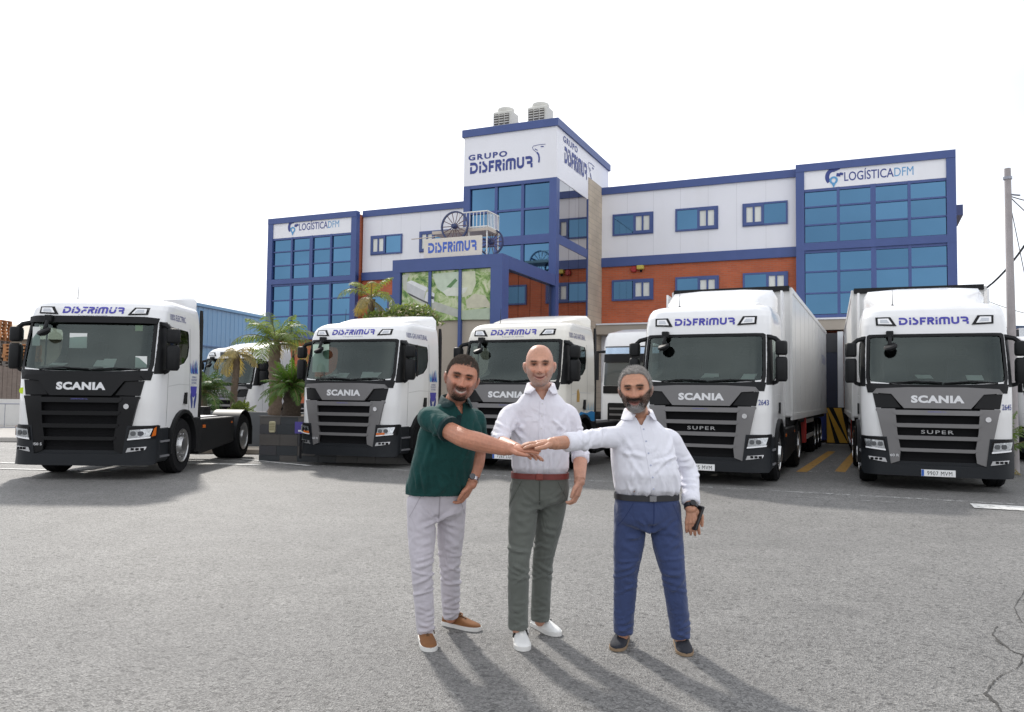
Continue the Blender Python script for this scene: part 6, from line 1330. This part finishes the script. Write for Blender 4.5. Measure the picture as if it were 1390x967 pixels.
SH_W = cloth_mat('white_shirt', (.74, .73, .79), .85, .015); SH_W2 = cloth_mat('white_linen_shirt', (.77, .77, .83), .85, .015); SH_G = cloth_mat('green_polo', (.010, .058, .054), .8, .12, sheen=.05); COL_G = cloth_mat('navy_trim', (.008, .030, .032), .8, .1, sheen=.05)
TR_G = cloth_mat('grey_green_trousers', (.125, .135, .120), .85, .06); TR_B = cloth_mat('blue_trousers', (.042, .062, .150), .85, .06); TR_W = cloth_mat('pale_trousers', (.52, .49, .53), .85, .03)
D4 = 4.62
def ft(u0, v0, u1, v1): return (gnd(u0, v0), gnd(u1, v1))
PL_, PM_, PR_ = [], [], []
# left man: leans in, reaches across with his arm
J = dict(yaw=.22, pelvis=at(592, 668, 5.22), neck=at(617, 546, 5.02), vee=at(630, 563, 4.89), sh=[at(581, 565, 4.96), at(645, 567, 5.12)], el=[at(629, 595, 4.72), at(648, 616, 5.24)], wr=[at(688, 611, 4.64), at(640, 655, 5.14)],
    hip=[at(572, 690, 5.2), at(613, 690, 5.3)], knee=[at(573, 772, 5.12), at(611, 765, 5.36)], ank=[at(578, 856, 5.17), at(612, 834, 5.5)], foot=[ft(575, 866, 585, 887), ft(605, 848, 650, 857)],
    head=at(627, 513.5, 4.92), hrot=(.06, .17, .12), hand=[dict(d=(.95, -.02, .02), up=(0, -.25, 1), thumb=1, curl=.10, spread=.05, tcurl=.35), dict(d=(-.35, .2, -.9), up=(.8, -.3, 0), thumb=1, curl=.5)])
J['wr'][0].z += .004
C = dict(hs=1.13, face=dict(jaw=.05, smile=.013), skin=SKIN_A, torso=[(-.10, .185, .135, .0), (.12, .195, .148, .02), (.4, .192, .150, .03), (.66, .192, .136, .015), (.83, .172, .112, 0), (.93, .125, .085, 0), (1.0, .075, .065, 0)], arm=(.056, .039, .058), sleeve=[('short', .62), ('short', .62)], hem=at(592, 668, 5.22).z - .015, vneck=.045,
    seed=11, shirtm=SH_G, collarm=COL_G, buttonm=COL_G, placket='short', belt=at(592, 660, 5.22).z, pel=(.178, .128), leg=[.098, .088, .068, .064, .055], trousm=TR_W, seamc=(.36, .33, .36), shoem=mat('tan_suede', (.20, .085, .03), .9, var=.15, vs=20), solem=mat('sole_white', (.70, .69, .66), .6), shoe='deck', lip=(.36, .11, .09), teeth=True, brow=(.04, .025, .02), stubble=((.17, .11, .09), .5), goatee=dict(a=.55, mus=(.05, .032, .028), side=(.06, .04, .032), chin=(.06, .04, .034)),
    hair=[(.002, HL_SHORT, mat('hair_dark', (.075, .058, .048), .7, var=.4, vs=90, bump=.6, bs=300), 'hair')], hemband=True, hand=1.16, collar=1.02)
C['scalp'] = (HL_SHORT, (.10, .07, .055), .6); HD = mat('strand_dark', (.040, .030, .024), .6, var=.5, vs=260, spec=.3); HG = mat('strand_grey', (.26, .245, .23), .55, var=.6, vs=160, spec=.4); HW = mat('strand_white', (.48, .46, .45), .55, var=.4, vs=200, spec=.4); HB = mat('strand_brown', (.075, .055, .042), .6, var=.5, vs=220, spec=.3)
C.update(strand=(HL_SHORT, .009, (1., (0, -.1, .35)), mat('strand_cropped', (.125, .10, .082), .6, var=.5, vs=220, spec=.3), .002), browm=HD, beard=[('moustache', 'mus', .006, HD, 1500), ('chin_beard', 'chin', .006, HD, 2200), ('stubble', 'side', .003, HB, 1100)])
tl, bl_ = person('man in a dark green polo shirt, pale trousers and tan shoes reaching in', J, C); watch(tl, bl_, J['wr'][1], J['el'][1], CHROME, mat('watch_dial', (.08, .08, .09), .2), .045, .02)
# middle man: bald, tall
J = dict(yaw=-.06, pelvis=at(733, 655, 5.25), neck=at(734, 528, 5.2), vee=at(736.5, 543, 5.06), sh=[at(693, 561, 5.18), at(772, 561, 5.22)], el=[at(675, 600, 5.00), at(788, 614, 5.30)], wr=[at(702, 607, 4.78), at(787, 652, 5.14)],
    hip=[at(713, 672, 5.25), at(753, 672, 5.28)], knee=[at(704, 760, 5.14), at(737, 757, 5.36)], ank=[at(703, 850, 5.20), at(733, 838, 5.44)], foot=[ft(704, 866, 711, 885), ft(727, 850, 757, 864)],
    head=at(732.5, 496.5, 5.13), hrot=(.02, -.02, -.03), hand=[dict(d=(.62, -.62, -.18), up=(.12, .05, 1), thumb=-1, curl=.14, spread=.16, tcurl=.3), dict(d=(-.16, -.12, -1), up=(.9, -.4, -.1), thumb=1, curl=.55, spread=.05)])
J['wr'][0].z -= .012
C = dict(hs=1.09, face=dict(jaw=.13, smile=.013), skin=SKIN_B, torso=[(-.06, .160, .105, 0), (.10, .166, .110, 0), (.16, .184, .128, .006), (.36, .188, .130, .008), (.64, .196, .128, 0), (.82, .176, .108, 0), (.92, .125, .085, 0), (1.0, .075, .066, 0)], arm=(.042, .035, .046), sleeve=[('long', .22), ('long', .30)], hem=at(733, 650, 5.25).z, vneck=.072,
    seed=23, shirtm=SH_W, collarm=SH_W, buttonm=mat('button_pearl', (.66, .66, .68), .4), placket='full', belt=at(733, 644, 5.25).z, beltm=mat('belt_red_brown', (.16, .025, .02), .5, var=.2, vs=14), bucklem=mat('buckle_leather', (.20, .035, .025), .4), pel=(.184, .130), leg=[.100, .090, .070, .067, .066], trousm=TR_G, seamc=(.065, .072, .062), shoem=mat('sneaker_white', (.76, .76, .74), .5, var=.03), solem=mat('sneaker_sole', (.72, .71, .68), .6), shoe='sneaker', lip=(.38, .15, .12), brow=(.16, .10, .07), browa=.7, stubble=((.34, .27, .24), .45), cuff=True, hand=1.14, collar=1.05)
C.update(browm=HB, beard=[('stubble', 'side', .0022, HW, 1200), ('chin_stubble', 'chin', .0022, HW, 900)])
tm, bm_ = person('tall bald man in a white shirt with red brown belt and grey green trousers', J, C)
# right man: grey hair, beard, arm stretched out
J = dict(yaw=.10, pelvis=at(879, 688, 5.10), neck=at(867, 564, 5.03), vee=at(873, 578, 4.90), sh=[at(838, 591, 4.98), at(910, 596, 5.12)], el=[at(794, 598, 4.80), at(936, 640, 5.18)], wr=[at(752, 604.5, 4.65), at(938, 688, 5.02)],
    hip=[at(857, 702, 5.10), at(900, 702, 5.10)], knee=[at(849, 778, 5.10), at(914, 778, 5.04)], ank=[at(846, 856, 5.16), at(924, 862, 5.10)], foot=[ft(847, 867, 836, 885), ft(922, 872, 932, 892)],
    head=at(862.5, 529, 4.95), hrot=(.03, -.05, -.24), hand=[dict(d=(-.97, -.10, .0), up=(0, -.2, 1), thumb=-1, curl=.16, spread=.10, tcurl=.2), dict(d=(.02, -.2, -1), up=(-.25, -1, .1), thumb=-1, curl=.42, spread=.06, tcurl=.5)])
J['wr'][0].z += .010
HL_R = [(-.12, .096), (-.085, .090), (-.062, .080), (-.045, .052), (-.03, .018), (-.012, -.006), (.012, .0), (.03, -.02), (.055, -.05), (.1, -.06)]
C = dict(hs=1.10, face=dict(jaw=.13, smile=.011), skin=SKIN_C, torso=[(-.05, .172, .124, .0), (.13, .180, .130, .0), (.20, .203, .160, .022), (.38, .204, .162, .03), (.64, .200, .140, .012), (.82, .178, .112, 0), (.92, .125, .085, 0), (1.0, .075, .068, 0)], arm=(.040, .038, .042), sleeve=[('long', .62), ('long', .90)], hem=at(879, 679, 5.1).z, vneck=.066,
    seed=37, shirtm=SH_W2, collarm=SH_W2, buttonm=mat('button_blue', (.45, .48, .62), .4), placket='full', belt=at(879, 672, 5.1).z, beltm=mat('belt_black', (.02, .02, .024), .4, var=.2), bucklem=mat('buckle_dark', (.30, .30, .32), .25, metal=1.), pel=(.198, .150), leg=[.108, .096, .076, .069, .062], trousm=TR_B, seamc=(.02, .035, .11), shoem=mat('navy_suede', (.018, .020, .028), .85, var=.2, vs=20), solem=mat('sole_tan', (.26, .18, .11), .8), shoe='loafer', lip=(.34, .12, .095), brow=(.06, .045, .035), stubble=((.12, .095, .085), .75), goatee=dict(a=.92, mus=(.04, .03, .026), side=(.055, .045, .04), chin=(.38, .36, .36)),
    hair=[(.009, HL_R, mat('hair_grey', (.27, .25, .23), .6, var=.45, vs=70, bump=.8, bs=240), 'hair')], cuff=True, hand=1.16, collar=1.05)
C['scalp'] = (HL_R, (.16, .13, .11), .6); C.update(strand=(HL_R, .019, (.55, (0, .75, .25)), HG, .004), browm=HD, beard=[('moustache', 'mus', .010, HD, 2200), ('chin_beard', 'chin', .012, HW, 2600), ('beard', 'side', .007, HB, 4000), ('goatee_side', 'gsd', .008, HD, 1500)])
tr_, br_ = person('man with grey hair and beard in a white shirt, blue trousers and dark loafers', J, C); watch(tr_, br_, J['wr'][1], J['el'][1], mat('watch_strap', (.02, .02, .025), .5), mat('watch_glass', (.01, .01, .012), .1), .043, .0)
ph_ = thing('smartphone', 'black smartphone held beside the blue trousers', 'phone', at(946, 703, 5.00)); b = MB(); b.box((0, 0, 0), (.012, .075, .155)); q = b.build('case', mat('phone_black', (.012, .012, .014), .35), ph_, bevel=.005); ph_.rotation_euler = (0, R_(22), R_(20))
b = MB(); b.box((.0065, 0, 0), (.001, .068, .146)); b.build('screen', mat('phone_screen', (.006, .006, .008), .06), ph_)
